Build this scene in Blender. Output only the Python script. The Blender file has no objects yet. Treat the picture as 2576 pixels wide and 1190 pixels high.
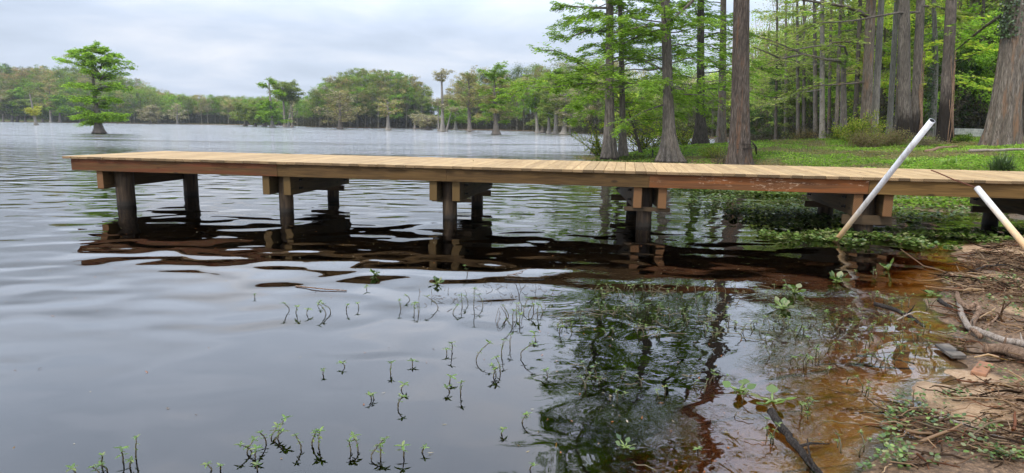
import bpy, math, random
import numpy as np
from mathutils import Matrix, Vector
PI = math.pi
sc = bpy.context.scene
R = math.radians
# ---------------------------------------------------------------- camera, sky, sun, exposure
F, PITCH, ROLL, HC = 1612.0, .1713, .0149, 1.3905      # focal in units of a 2576 wide frame
cam_d = bpy.data.cameras.new('camera')
cam = bpy.data.objects.new('camera', cam_d)
sc.collection.objects.link(cam)
cam_d.sensor_width = 36.0
cam_d.lens = F / 2576 * 36
cam_d.clip_start, cam_d.clip_end = .05, 6000
cam.matrix_world = Matrix.Translation((0, 0, HC)) @ Matrix.Rotation(PI / 2 - PITCH, 4, 'X') @ Matrix.Rotation(ROLL, 4, 'Z')
sc.camera = cam
SUN_EL, SUN_AZ = 52, 215          # azimuth clockwise from +Y: the sun is high behind the camera, a little left
w = bpy.data.worlds.new('World'); sc.world = w; w.use_nodes = True
nt = w.node_tree; N = nt.nodes; L = nt.links
for n in list(N): N.remove(n)
def nd(N, t, **k):
    n = N.new(t)
    for a, b in k.items():
        if a.startswith('i_'): n.inputs[int(a[2:])].default_value = b
        else: setattr(n, a, b)
    return n
out = nd(N, 'ShaderNodeOutputWorld'); bg = nd(N, 'ShaderNodeBackground'); bg.inputs[1].default_value = .1
sky = nd(N, 'ShaderNodeTexSky', sky_type='NISHITA', sun_disc=False)
sky.sun_elevation = R(SUN_EL); sky.sun_rotation = R(SUN_AZ); sky.air_density = 1.2; sky.dust_density = 2.0
tc = nd(N, 'ShaderNodeTexCoord')
sep = nd(N, 'ShaderNodeSeparateXYZ'); L.new(tc.outputs['Generated'], sep.inputs[0])
# project the view direction on a cloud deck: (x, y) / (z + .12)
za = nd(N, 'ShaderNodeMath', operation='ABSOLUTE'); L.new(sep.outputs[2], za.inputs[0])
zz = nd(N, 'ShaderNodeMath', operation='ADD', i_1=.16); L.new(za.outputs[0], zz.inputs[0])
dx = nd(N, 'ShaderNodeMath', operation='DIVIDE'); L.new(sep.outputs[0], dx.inputs[0]); L.new(zz.outputs[0], dx.inputs[1])
dy = nd(N, 'ShaderNodeMath', operation='DIVIDE'); L.new(sep.outputs[1], dy.inputs[0]); L.new(zz.outputs[0], dy.inputs[1])
cmb = nd(N, 'ShaderNodeCombineXYZ'); L.new(dx.outputs[0], cmb.inputs[0]); L.new(dy.outputs[0], cmb.inputs[1])
n1 = nd(N, 'ShaderNodeTexNoise'); n1.inputs['Scale'].default_value = 1.0; n1.inputs['Detail'].default_value = 7; n1.inputs['Roughness'].default_value = .52
n1.inputs['Distortion'].default_value = .25
L.new(cmb.outputs[0], n1.inputs['Vector'])
cr = nd(N, 'ShaderNodeValToRGB')
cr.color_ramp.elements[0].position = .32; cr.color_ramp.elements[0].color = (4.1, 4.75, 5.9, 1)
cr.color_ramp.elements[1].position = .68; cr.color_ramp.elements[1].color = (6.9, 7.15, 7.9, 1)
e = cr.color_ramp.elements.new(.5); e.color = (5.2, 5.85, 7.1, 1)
L.new(n1.outputs[0], cr.inputs[0])
mx = nd(N, 'ShaderNodeMixRGB'); mx.inputs[0].default_value = .86
L.new(sky.outputs[0], mx.inputs[1]); L.new(cr.outputs[0], mx.inputs[2])
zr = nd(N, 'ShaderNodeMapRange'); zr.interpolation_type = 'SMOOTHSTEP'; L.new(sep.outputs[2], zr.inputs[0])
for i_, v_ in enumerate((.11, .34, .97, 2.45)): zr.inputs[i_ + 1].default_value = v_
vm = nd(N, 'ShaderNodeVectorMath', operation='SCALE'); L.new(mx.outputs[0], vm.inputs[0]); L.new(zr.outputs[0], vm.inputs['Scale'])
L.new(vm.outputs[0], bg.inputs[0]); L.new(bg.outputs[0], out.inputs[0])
sd_ = bpy.data.lights.new('sun', 'SUN'); sd_.energy = 2.2; sd_.angle = R(8); sd_.color = (1, .95, .86)
sun = bpy.data.objects.new('sun', sd_); sc.collection.objects.link(sun)
sdir = Vector((math.sin(R(SUN_AZ)) * math.cos(R(SUN_EL)), math.cos(R(SUN_AZ)) * math.cos(R(SUN_EL)), math.sin(R(SUN_EL))))
sun.rotation_euler = sdir.to_track_quat('Z', 'Y').to_euler(); sun.location = (0, 0, 60)
sc.view_settings.view_transform = 'Standard'; sc.view_settings.look = 'None'; sc.view_settings.gamma = 1
sc.view_settings.use_curve_mapping = False
sc.view_settings.exposure = 0.5
sc.cycles.use_denoising = True
sc.cycles.max_bounces = 8; sc.cycles.diffuse_bounces = 3; sc.cycles.transparent_max_bounces = 12
sc.cycles.volume_bounces = 0
sc.cycles.use_adaptive_sampling = True; sc.cycles.adaptive_threshold = .02

# ---------------------------------------------------------------- picture <-> world
CM = np.array(cam.matrix_world)[:3, :3]
def ray(px, py):
    v = CM @ np.array([(px - 1288) / F, -(py - 595) / F, -1.0])
    return v
def at(px, py, z=0.0):
    v = ray(px, py); t = (z - HC) / v[2]
    return np.array([v[0] * t, v[1] * t, z])
def at_y(px, py, Y):
    v = ray(px, py); t = Y / v[1]
    return np.array([v[0] * t, Y, HC + v[2] * t])

# ---------------------------------------------------------------- mesh helpers
col = sc.collection
def mesh_np(name, verts, quads=None, tris=None, cols=None, smooth=True, mats=()):
    me = bpy.data.meshes.new(name)
    verts = np.asarray(verts, np.float32).reshape(-1, 3)
    me.vertices.add(len(verts)); me.vertices.foreach_set('co', verts.ravel())
    q = np.zeros((0, 4), np.int32) if quads is None else np.asarray(quads, np.int32).reshape(-1, 4)
    t = np.zeros((0, 3), np.int32) if tris is None else np.asarray(tris, np.int32).reshape(-1, 3)
    me.loops.add(q.size + t.size)
    me.loops.foreach_set('vertex_index', np.concatenate([q.ravel(), t.ravel()]))
    me.polygons.add(len(q) + len(t))
    st = np.concatenate([np.arange(len(q)) * 4, q.size + np.arange(len(t)) * 3]).astype(np.int32)
    me.polygons.foreach_set('loop_start', st)
    try: me.polygons.foreach_set('loop_total', np.concatenate([np.full(len(q), 4), np.full(len(t), 3)]).astype(np.int32))
    except Exception: pass
    me.polygons.foreach_set('use_smooth', np.full(len(q) + len(t), smooth))
    me.update(calc_edges=True)
    if cols is not None:
        a = me.color_attributes.new('Col', 'FLOAT_COLOR', 'POINT')
        c = np.ones((len(verts), 4), np.float32); c[:, :3] = cols
        a.data.foreach_set('color', c.ravel())
    for m in mats: me.materials.append(m)
    return me
def merged(name, geos, mats, parent=None):
    """one mesh from several Geo, each with its own material"""
    G = Geo(); cnt = []
    for g_ in geos:
        base = sum(len(x) for x in G.q)
        G.v += g_.v; G.c += g_.c; G.q += [x + G.n for x in g_.q]; cnt.append(sum(len(x) for x in g_.q)); G.n += g_.n
    o = G.obj(name, mats[0], parent)
    for m in mats[1:]: o.data.materials.append(m)
    o.data.polygons.foreach_set('material_index', np.repeat(np.arange(len(geos)), cnt).astype(np.int32)); o.data.update()
    return o
class Geo:
    """collects quads (and their colours) for one mesh"""
    def __init__(s): s.v = []; s.q = []; s.t = []; s.c = []; s.n = 0
    def add(s, v, q=None, t=None, c=None):
        v = np.asarray(v, float).reshape(-1, 3)
        if q is not None: s.q.append(np.asarray(q).reshape(-1, 4) + s.n)
        if t is not None: s.t.append(np.asarray(t).reshape(-1, 3) + s.n)
        c = np.array([.5, .5, .5]) if c is None else np.asarray(c, float)
        s.c.append(np.broadcast_to(c, (len(v), 3)) if c.ndim == 1 else c)
        s.v.append(v); s.n += len(v)
    def obj(s, name, mat, parent=None, smooth=True, loc=None):
        me = mesh_np(name, np.concatenate(s.v), np.concatenate(s.q) if s.q else None, np.concatenate(s.t) if s.t else None,
                     np.concatenate(s.c), smooth, [mat])
        o = bpy.data.objects.new(name, me); col.objects.link(o)
        if parent is not None: o.parent = parent
        if loc is not None: o.location = loc
        return o
    def box(s, x0, x1, y0, y1, z0, z1, c=None, M=None, jit=0):
        v = np.array([[x, y, z] for z in (z0, z1) for y in (y0, y1) for x in (x0, x1)], float)
        if M is not None: v = v @ np.array(M)[:3, :3].T + np.array(M)[:3, 3]
        s.add(v, [[0, 2, 3, 1], [4, 5, 7, 6], [0, 1, 5, 4], [2, 6, 7, 3], [0, 4, 6, 2], [1, 3, 7, 5]], c=c)
    def tubes(s, P, rad, k=6, c=None, cap=True, lobes=None):
        """P [B,n,3], rad [B,n] : B tubes of n rings"""
        P = np.asarray(P, float); rad = np.asarray(rad, float)
        if P.ndim == 2: P = P[None]; rad = rad[None]
        B, n, _ = P.shape
        T = np.empty_like(P); T[:, 1:-1] = P[:, 2:] - P[:, :-2]; T[:, 0] = P[:, 1] - P[:, 0]; T[:, -1] = P[:, -1] - P[:, -2]
        T /= np.linalg.norm(T, axis=2, keepdims=True) + 1e-9
        main = P[:, -1] - P[:, 0]; main /= np.linalg.norm(main, axis=1, keepdims=True) + 1e-9
        ref = np.where(np.abs(main[:, 2:3]) > .8, np.array([[1., 0, 0]]), np.array([[0, 0, 1.]]))
        ref = np.repeat(ref[:, None], n, 1)
        U = np.cross(ref, T); U /= np.linalg.norm(U, axis=2, keepdims=True) + 1e-9
        W = np.cross(T, U)
        a = np.linspace(0, 2 * PI, k, endpoint=False)
        r = rad[:, :, None] * (np.ones(k) if lobes is None else lobes)
        v = P[:, :, None] + r[..., None] * (np.cos(a)[None, None, :, None] * U[:, :, None] + np.sin(a)[None, None, :, None] * W[:, :, None])
        i = np.arange(k); j = (i + 1) % k
        ring = np.stack([i, j, j + k, i + k], 1)
        q = (ring[None] + (np.arange(n - 1) * k)[:, None, None]).reshape(-1, 4)
        q = (q[None] + (np.arange(B) * n * k)[:, None, None]).reshape(-1, 4)
        cc = None
        if c is not None:
            c = np.asarray(c, float)
            cc = c if c.ndim == 1 else np.repeat(c.reshape(B, -1, 3), n * k // (1 if c.ndim == 2 else n), axis=1).reshape(-1, 3)
        s.add(v, q, c=cc)
        if cap:
            base = s.n - B * n * k
            tv = []; tt = []
            for b in range(B):
                for ri in (0, n - 1):
                    ids = b * n * k + ri * k + np.arange(k)
                    for m in range(1, k - 1): tt.append([ids[0], ids[m], ids[m + 1]] if ri else [ids[0], ids[m + 1], ids[m]])
            s.t.append(np.array(tt) + base)
    def blades(s, p, d, n, Ln, Wd, c, droop=0., prof=(.12, .9, .8, .04), fold=0.):
        """N curved blades: root p, direction d, face normal n"""
        N_ = len(p)
        d = d / (np.linalg.norm(d, axis=1, keepdims=True) + 1e-9)
        sd = np.cross(n, d); sd /= np.linalg.norm(sd, axis=1, keepdims=True) + 1e-9
        m = len(prof); u = np.linspace(0, 1, m)
        Ln = np.broadcast_to(Ln, N_); Wd = np.broadcast_to(Wd, N_); dr = np.broadcast_to(droop, N_)
        cen = p[:, None] + d[:, None] * (u[None, :, None] * Ln[:, None, None])
        cen = cen - np.array([0, 0, 1.])[None, None] * (u ** 2)[None, :, None] * (dr * Ln)[:, None, None]
        h = sd[:, None] * (np.array(prof)[None, :, None] * Wd[:, None, None] * .5)
        v = np.stack([cen - h, cen + h], 2)
        q = np.array([[2 * i, 2 * i + 1, 2 * i + 3, 2 * i + 2] for i in range(m - 1)])
        q = (q[None] + (np.arange(N_) * m * 2)[:, None, None]).reshape(-1, 4)
        c = np.asarray(c, float); c = np.broadcast_to(c, (N_, 3))
        s.add(v, q, c=np.repeat(c, m * 2, axis=0))
    def cards(s, p, d, n, Ln, Wd, c):
        N_ = len(p)
        d = d / (np.linalg.norm(d, axis=1, keepdims=True) + 1e-9)
        sd = np.cross(n, d); sd /= np.linalg.norm(sd, axis=1, keepdims=True) + 1e-9
        Ln = np.broadcast_to(Ln, N_)[:, None] * .5; Wd = np.broadcast_to(Wd, N_)[:, None] * .5
        v = np.stack([p - d * Ln, p - d * Ln * .1 + sd * Wd, p + d * Ln, p + d * Ln * .1 - sd * Wd], 1)
        q = np.arange(N_ * 4).reshape(-1, 4)
        c = np.broadcast_to(np.asarray(c, float), (N_, 3))
        s.add(v, q, c=np.repeat(c, 4, axis=0))

def tag(o, label, cat, group=None, kind=None):
    if label: o['label'] = label
    if cat: o['category'] = cat
    if group: o['group'] = group
    if kind: o['kind'] = kind
    return o
def empty(name, loc, rz=0):
    o = bpy.data.objects.new(name, None); o.location = loc; o.rotation_euler = (0, 0, rz); o.empty_display_size = .2
    col.objects.link(o); return o
def copy_tree(o, parent=None):
    c = o.copy(); col.objects.link(c); c.parent = parent
    for ch in list(o.children): copy_tree(ch, c)
    return c
rs = np.random.RandomState
def nrm(v): return v / (np.linalg.norm(v, axis=-1, keepdims=True) + 1e-9)
_r = rs(5); _K = _r.normal(0, 1, (24, 2)); _P = _r.uniform(0, 6.28, 24)
def noise2(x, y, s=1.0, o=3, seed=0):
    """smooth noise in about -1..1"""
    r = 0; a = 1; tot = 0
    for k in range(o):
        for j in range(5):
            kk = _K[(k * 5 + j + seed * 3) % 24] / 1.1
            r = r + a * np.sin((x * kk[0] + y * kk[1]) * (2 ** k) / s * 2.2 + _P[(k * 7 + j + seed) % 24])
        tot += a * 2.4; a *= .55
    return r / tot

# ---------------------------------------------------------------- materials
def newmat(name):
    m = bpy.data.materials.new(name); m.use_nodes = True
    nt = m.node_tree
    for n in list(nt.nodes): nt.nodes.remove(n)
    o = nt.nodes.new('ShaderNodeOutputMaterial')
    return m, nt.nodes, nt.links, o
def ramp(N, pts):
    r = N.new('ShaderNodeValToRGB'); el = r.color_ramp.elements
    el[0].position, el[0].color = pts[0][0], (*pts[0][1], 1)
    el[1].position, el[1].color = pts[-1][0], (*pts[-1][1], 1)
    for p, c in pts[1:-1]:
        e = el.new(p); e.color = (*c, 1)
    return r
def noise_node(N, L, vec, scale, detail=4, rough=.55, dist=0):
    n = N.new('ShaderNodeTexNoise'); n.inputs['Scale'].default_value = scale; n.inputs['Detail'].default_value = detail
    n.inputs['Roughness'].default_value = rough; n.inputs['Distortion'].default_value = dist
    if vec is not None: L.new(vec, n.inputs['Vector'])
    return n
def mapping(N, L, vec, sc_, rot=(0, 0, 0)):
    m = N.new('ShaderNodeMapping'); m.inputs['Scale'].default_value = sc_; m.inputs['Rotation'].default_value = rot
    L.new(vec, m.inputs['Vector']); return m.outputs[0]
def mixc(N, L, f, a, b, mode='MIX'):
    m = N.new('ShaderNodeMixRGB'); m.blend_type = mode
    for i, x in enumerate((f, a, b)):
        if isinstance(x, (int, float)): m.inputs[i].default_value = x
        elif isinstance(x, tuple): m.inputs[i].default_value = (*x, 1)
        else: L.new(x, m.inputs[i])
    return m.outputs[0]
def math_(N, L, op, a, b=None, c=None, clamp=False):
    m = N.new('ShaderNodeMath'); m.operation = op; m.use_clamp = clamp
    for i, x in enumerate((a, b, c)):
        if x is None: continue
        if isinstance(x, (int, float)): m.inputs[i].default_value = x
        else: L.new(x, m.inputs[i])
    return m.outputs[0]
def maprange(N, L, v, a, b, c=0, d=1, smooth=True):
    m = N.new('ShaderNodeMapRange'); m.interpolation_type = 'SMOOTHSTEP' if smooth else 'LINEAR'
    L.new(v, m.inputs[0])
    for i, x in enumerate((a, b, c, d)): m.inputs[i + 1].default_value = x
    return m.outputs[0]
def princ(N, L, o, color, rough=.8, bump=None, strength=1, dist=.01, spec=.3):
    p = N.new('ShaderNodeBsdfPrincipled')
    if isinstance(color, tuple): p.inputs['Base Color'].default_value = (*color, 1)
    else: L.new(color, p.inputs['Base Color'])
    if isinstance(rough, (int, float)): p.inputs['Roughness'].default_value = rough
    else: L.new(rough, p.inputs['Roughness'])
    p.inputs['Specular IOR Level'].default_value = spec
    if bump is not None:
        b = N.new('ShaderNodeBump'); b.inputs['Strength'].default_value = strength; b.inputs['Distance'].default_value = dist
        L.new(bump, b.inputs['Height']); L.new(b.outputs[0], p.inputs['Normal'])
    L.new(p.outputs[0], o.inputs[0]); return p

def leaf_mat(name, trans=.45, gloss=0.0):
    m, N, L, o = newmat(name)
    a = N.new('ShaderNodeAttribute'); a.attribute_name = 'Col'
    d = N.new('ShaderNodeBsdfDiffuse'); t = N.new('ShaderNodeBsdfTranslucent'); x = N.new('ShaderNodeMixShader'); x.inputs[0].default_value = trans
    L.new(a.outputs[0], d.inputs[0]); tc_ = mixc(N, L, 1.0, a.outputs[0], (1.15, 1.2, .6), 'MULTIPLY'); L.new(tc_, t.inputs[0])
    L.new(d.outputs[0], x.inputs[1]); L.new(t.outputs[0], x.inputs[2]); s = x.outputs[0]
    if gloss:
        g = N.new('ShaderNodeBsdfGlossy'); g.inputs[1].default_value = .35; y = N.new('ShaderNodeMixShader'); y.inputs[0].default_value = gloss
        L.new(s, y.inputs[1]); L.new(g.outputs[0], y.inputs[2]); s = y.outputs[0]
    L.new(s, o.inputs[0]); return m
LEAF = leaf_mat('foliage', .55); PLANT = leaf_mat('plant_leaf', .3, .06)

def bark_mat(name, dark, mid, light, wet=None, red=None, scale=1.0):
    m, N, L, o = newmat(name)
    t = N.new('ShaderNodeTexCoord').outputs['Object']
    v = mapping(N, L, t, (13 * scale, 13 * scale, 1.6 * scale))
    a = noise_node(N, L, v, 2.2, 6, .62, .4)
    b = noise_node(N, L, mapping(N, L, t, (40 * scale, 40 * scale, 4.5 * scale)), 1.6, 4, .6, .3)
    big = noise_node(N, L, mapping(N, L, t, (1, 1, .35)), 1.4, 3)
    f = math_(N, L, 'ADD', math_(N, L, 'MULTIPLY', a.outputs[0], .65), math_(N, L, 'MULTIPLY', b.outputs[0], .35))
    c = ramp(N, [(.36, dark), (.5, mid), (.64, light)]); L.new(f, c.inputs[0]); cc = c.outputs[0]
    cc = mixc(N, L, maprange(N, L, big.outputs[0], .35, .7, 0, .5), cc, tuple(x * .55 for x in mid))
    if red:
        rn = noise_node(N, L, mapping(N, L, t, (4, 4, .7)), 1.5, 4, .6)
        cc = mixc(N, L, maprange(N, L, rn.outputs[0], .52, .68, 0, .75), cc, red)
    if wet:
        sp = N.new('ShaderNodeSeparateXYZ'); L.new(t, sp.inputs[0])
        zz = math_(N, L, 'ADD', sp.outputs[2], math_(N, L, 'MULTIPLY', a.outputs[0], wet * .7))
        cc = mixc(N, L, maprange(N, L, zz, wet * .9, wet * 1.45, .92, 0), cc, (.018, .014, .011))
    princ(N, L, o, cc, .9, f, 1.0, .09 / scale, .15)
    return m
BARK_GREY = bark_mat('bark_grey', (.045, .038, .032), (.15, .13, .112), (.30, .27, .235))
BARK_DARK = bark_mat('bark_dark', (.02, .017, .014), (.075, .062, .05), (.17, .145, .12))
BARK_RED = bark_mat('bark_red', (.018, .014, .011), (.085, .066, .052), (.19, .155, .125), red=(.15, .08, .045))
BARK_TAN = bark_mat('bark_tan', (.04, .032, .026), (.155, .127, .10), (.30, .255, .21), red=(.22, .125, .07))
BARK_BURNT = bark_mat('bark_burnt', (.04, .034, .03), (.14, .12, .10), (.27, .235, .2), wet=1.3)
BARK_BURNT2 = bark_mat('bark_burnt_high', (.04, .034, .03), (.13, .105, .088), (.25, .21, .175), wet=2.2)
BARK_PALE = bark_mat('bark_pale', (.09, .077, .065), (.21, .19, .16), (.34, .31, .27), wet=.12)
BARK_WATER = bark_mat('bark_waterside', (.05, .04, .032), (.16, .135, .11), (.30, .26, .22), wet=.16)

def wood_mat(name, c0, c1, c2, end=None, ax=0, stain=None, per=.25, fleck=False, rough=.75):
    """sawn timber: grain runs along local axis ax, each board (mesh island) a little different"""
    m, N, L, o = newmat(name)
    t = N.new('ShaderNodeTexCoord').outputs['Object']
    g = N.new('ShaderNodeNewGeometry'); isl = g.outputs['Random Per Island']
    off = N.new('ShaderNodeVectorMath'); off.operation = 'ADD'
    cv = N.new('ShaderNodeCombineXYZ')
    for i in range(3): L.new(math_(N, L, 'MULTIPLY', isl, 37. + 11 * i), cv.inputs[i])
    L.new(t, off.inputs[0]); L.new(cv.outputs[0], off.inputs[1]); tv = off.outputs[0]
    s = [22, 22, 22]; s[ax] = 1.3
    a = noise_node(N, L, mapping(N, L, tv, tuple(s)), 1.0, 5, .6, 1.2)
    s2 = [90, 90, 90]; s2[ax] = 4
    b = noise_node(N, L, mapping(N, L, tv, tuple(s2)), 1.0, 3, .6)
    big = noise_node(N, L, tv, 1.7, 3)
    f = math_(N, L, 'ADD', math_(N, L, 'MULTIPLY', a.outputs[0], .7), math_(N, L, 'MULTIPLY', b.outputs[0], .3))
    c = ramp(N, [(.34, c0), (.5, c1), (.66, c2)]); L.new(f, c.inputs[0]); cc = c.outputs[0]
    hv = N.new('ShaderNodeHueSaturation'); L.new(cc, hv.inputs['Color'])
    L.new(math_(N, L, 'ADD', math_(N, L, 'MULTIPLY', isl, per), 1 - per * .5), hv.inputs['Value'])
    cc = mixc(N, L, maprange(N, L, big.outputs[0], .45, .75, 0, .35), hv.outputs[0], c0)
    vor = N.new('ShaderNodeTexVoronoi'); vor.inputs['Scale'].default_value = 1.0
    s3 = [5., 5., 5.]; s3[ax] = 2.2
    L.new(mapping(N, L, tv, tuple(s3)), vor.inputs['Vector'])
    cc = mixc(N, L, maprange(N, L, vor.outputs['Distance'], .05, .14, .8, 0), cc, tuple(x * .4 for x in c0))
    if stain:
        sn = noise_node(N, L, mapping(N, L, t, (.45, 1, 9)), 1.3, 4, .6)
        cc = mixc(N, L, maprange(N, L, sn.outputs[0], .42, .62, 0, .85), cc, stain)
    if fleck:
        fn = noise_node(N, L, mapping(N, L, t, (14, 30, 60)), 1.0, 3, .7)
        fm = noise_node(N, L, mapping(N, L, t, (1.2, 1, 6)), 1.3, 2)
        k = math_(N, L, 'MULTIPLY', maprange(N, L, fn.outputs[0], .56, .64), maprange(N, L, fm.outputs[0], .5, .6))
        cc = mixc(N, L, math_(N, L, 'MULTIPLY', k, .7), cc, (.55, .42, .3))
    if end:
        # sawn ends show rings; the end faces point along the board's own axis
        sp = N.new('ShaderNodeSeparateXYZ')
        vt = N.new('ShaderNodeVectorTransform'); vt.vector_type = 'NORMAL'; vt.convert_from = 'WORLD'; vt.convert_to = 'OBJECT'
        L.new(g.outputs['True Normal'], vt.inputs[0]); L.new(vt.outputs[0], sp.inputs[0])
        w_ = N.new('ShaderNodeTexWave'); w_.wave_type = 'RINGS'; w_.rings_direction = 'XYZ'[ax]; w_.inputs['Scale'].default_value = 18; w_.inputs['Distortion'].default_value = 3
        L.new(tv, w_.inputs['Vector'])
        ec = mixc(N, L, w_.outputs[1], tuple(x * .62 for x in end), end)
        ehv = N.new('ShaderNodeHueSaturation'); L.new(ec, ehv.inputs['Color'])
        L.new(math_(N, L, 'ADD', math_(N, L, 'MULTIPLY', isl, .9), .5), ehv.inputs['Value'])
        k = math_(N, L, 'GREATER_THAN', math_(N, L, 'ABSOLUTE', sp.outputs[ax]), .7)
        cc = mixc(N, L, k, cc, ehv.outputs[0])
    princ(N, L, o, cc, rough, f, .5, .004, .25)
    return m
DECK = wood_mat('deck_pine', (0.2520, 0.1575, 0.0720), (0.3600, 0.2430, 0.1170), (0.4410, 0.3150, 0.1620), end=(0.1800, 0.1170, 0.0585), ax=1, per=.32)
FASC_A = wood_mat('fascia_brown', (0.0323, 0.0168, 0.0043), (0.0638, 0.0342, 0.0091), (0.0941, 0.0528, 0.0156), end=(0.0806, 0.0420, 0.0130), ax=0, per=.25)
FASC_B = wood_mat('fascia_red_streak', (0.0323, 0.0156, 0.0043), (0.0672, 0.0330, 0.0091), (0.0941, 0.0492, 0.0147), stain=(0.0941, 0.0240, 0.0069), end=(0.0806, 0.0420, 0.0130), ax=0)
FASC_C = wood_mat('fascia_rusty', (0.0578, 0.0231, 0.0082), (0.1020, 0.0408, 0.0129), (0.1360, 0.0598, 0.0204), stain=(0.1700, 0.0544, 0.0122), fleck=True, end=(0.0816, 0.0476, 0.0204), ax=0)
FASC_D = wood_mat('fascia_golden', (0.0556, 0.0298, 0.0071), (0.1042, 0.0570, 0.0152), (0.1458, 0.0837, 0.0259), end=(0.0833, 0.0434, 0.0134), ax=0)
BEAM = wood_mat('beam_wood', (0.0269, 0.0150, 0.0048), (0.0504, 0.0288, 0.0095), (0.0739, 0.0432, 0.0151), end=(.12, .058, .022), ax=1)
BEAM_G = wood_mat('beam_wood_weathered', (0.0269, 0.0168, 0.0052), (0.0484, 0.0300, 0.0099), (0.0672, 0.0438, 0.0156), end=(0.0806, 0.0480, 0.0147), ax=1)
BLOCK = wood_mat('block_wood', (0.0336, 0.0210, 0.0105), (0.0588, 0.0378, 0.0189), (0.0840, 0.0546, 0.0294), ax=0)
def pile_mat():
    m, N, L, o = newmat('pile_wood')
    t = N.new('ShaderNodeTexCoord').outputs['Object']
    a = noise_node(N, L, mapping(N, L, t, (22, 22, 2)), 1.0, 5, .6, .5)
    c = ramp(N, [(.35, (.014, .008, .004)), (.5, (.036, .022, .011)), (.68, (.066, .042, .021))]); L.new(a.outputs[0], c.inputs[0])
    sp = N.new('ShaderNodeSeparateXYZ'); L.new(t, sp.inputs[0])
    b = noise_node(N, L, mapping(N, L, t, (12, 12, 3)), 1.0, 3)
    z = math_(N, L, 'ADD', sp.outputs[2], math_(N, L, 'MULTIPLY', b.outputs[0], .12))
    cc = mixc(N, L, maprange(N, L, z, .09, .16, .88, 0), c.outputs[0], (.015, .012, .009))
    princ(N, L, o, cc, .75, a.outputs[0], .7, .01); return m
PILE = pile_mat()
def simple(name, c, rough=.6, metal=0, spec=.4, var=None, scale=8):
    m, N, L, o = newmat(name)
    t = N.new('ShaderNodeTexCoord').outputs['Object']
    n = noise_node(N, L, t, scale, 5, .6)
    cc = mixc(N, L, maprange(N, L, n.outputs[0], .35, .7), c, var if var else tuple(x * .6 for x in c))
    p = princ(N, L, o, cc, rough, n.outputs[0], .3, .004, spec); p.inputs['Metallic'].default_value = metal; return m
IRON = simple('dark_iron', (.02, .018, .017), .5, .6); RUST = simple('rusty_steel', (.12, .04, .02), .8, 0, .3, (.07, .025, .015))
BLACKP = simple('black_plastic', (.012, .012, .013), .35)
DRIFT = bark_mat('driftwood', (.06, .035, .022), (.24, .15, .095), (.42, .29, .2), scale=2.5)
DRIFT_D = bark_mat('driftwood_dark', (.012, .01, .009), (.04, .032, .027), (.10, .085, .07), scale=2.5)
DRIFT_P = bark_mat('driftwood_pale', (.16, .12, .09), (.38, .31, .25), (.55, .47, .4), scale=2)
BRICK = simple('brick_clay', (.27, .13, .07), .9, 0, .2, (.17, .09, .055), 25)
SLAT = simple('grey_board', (.15, .125, .10), .8, 0, .2, (.05, .045, .04), 12)
WHITEW = simple('white_paint', (.62, .6, .52), .6)

# ---------------------------------------------------------------- shore lines and ground height
P1 = [at(*p)[:2] for p in [(2640, 606), (2520, 622), (2454, 643), (2500, 668), (2494, 701), (2424, 693), (2392, 760), (2412, 835), (2345, 880), (2425, 945), (2360, 958),
                           (2300, 990), (2360, 1050), (2345, 1120), (2330, 1190), (2330, 1400)]]
P1 = np.array(P1 + [np.array([1.5, .6]), np.array([1.4, -30]), np.array([60, -30]), np.array([60, 6]), np.array([9, 6.2])])
P2 = [at(*p)[:2] for p in [(2576, 545), (2300, 520), (2110, 474), (1990, 436), (1700, 412), (1560, 404), (1520, 397), (1560, 390), (1650, 387), (1800, 382), (1900, 384),
                           (2030, 380), (2062, 366), (2000, 355), (1900, 350), (1700, 345), (1500, 337), (1400, 331.5), (1270, 328)]]
P2 = np.array([np.array([60., 7.5])] + P2 + [np.array([-22, 200.]), np.array([-30, 260.]), np.array([-30, 400.]), np.array([500, 400.]), np.array([500, 7.5])])
P3 = np.array([[-420, 170], [-185, 198], [-120, 206], [-70, 212], [-40, 224], [60, 236], [60, 700], [-420, 700]], float) * 1.3
P4 = 1.3 * np.array([[-37.5 + 17.5 * math.cos(a), 172 + 10 * math.sin(a)] for a in np.linspace(0, 2 * PI, 18, endpoint=False)])
def sdist(P, x, y):
    """signed distance to polygon P, positive inside"""
    d2 = np.full(x.shape, 1e18); ins = np.zeros(x.shape, bool)
    for i in range(len(P)):
        a = P[i]; b = P[(i + 1) % len(P)]; e = b - a
        t = np.clip(((x - a[0]) * e[0] + (y - a[1]) * e[1]) / (e @ e), 0, 1)
        d2 = np.minimum(d2, (x - a[0] - t * e[0]) ** 2 + (y - a[1] - t * e[1]) ** 2)
        c = ((a[1] > y) != (b[1] > y)) & (x < (b[0] - a[0]) * (y - a[1]) / (b[1] - a[1] + 1e-12) + a[0])
        ins ^= c
    return np.sqrt(d2) * np.where(ins, 1, -1)
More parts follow.
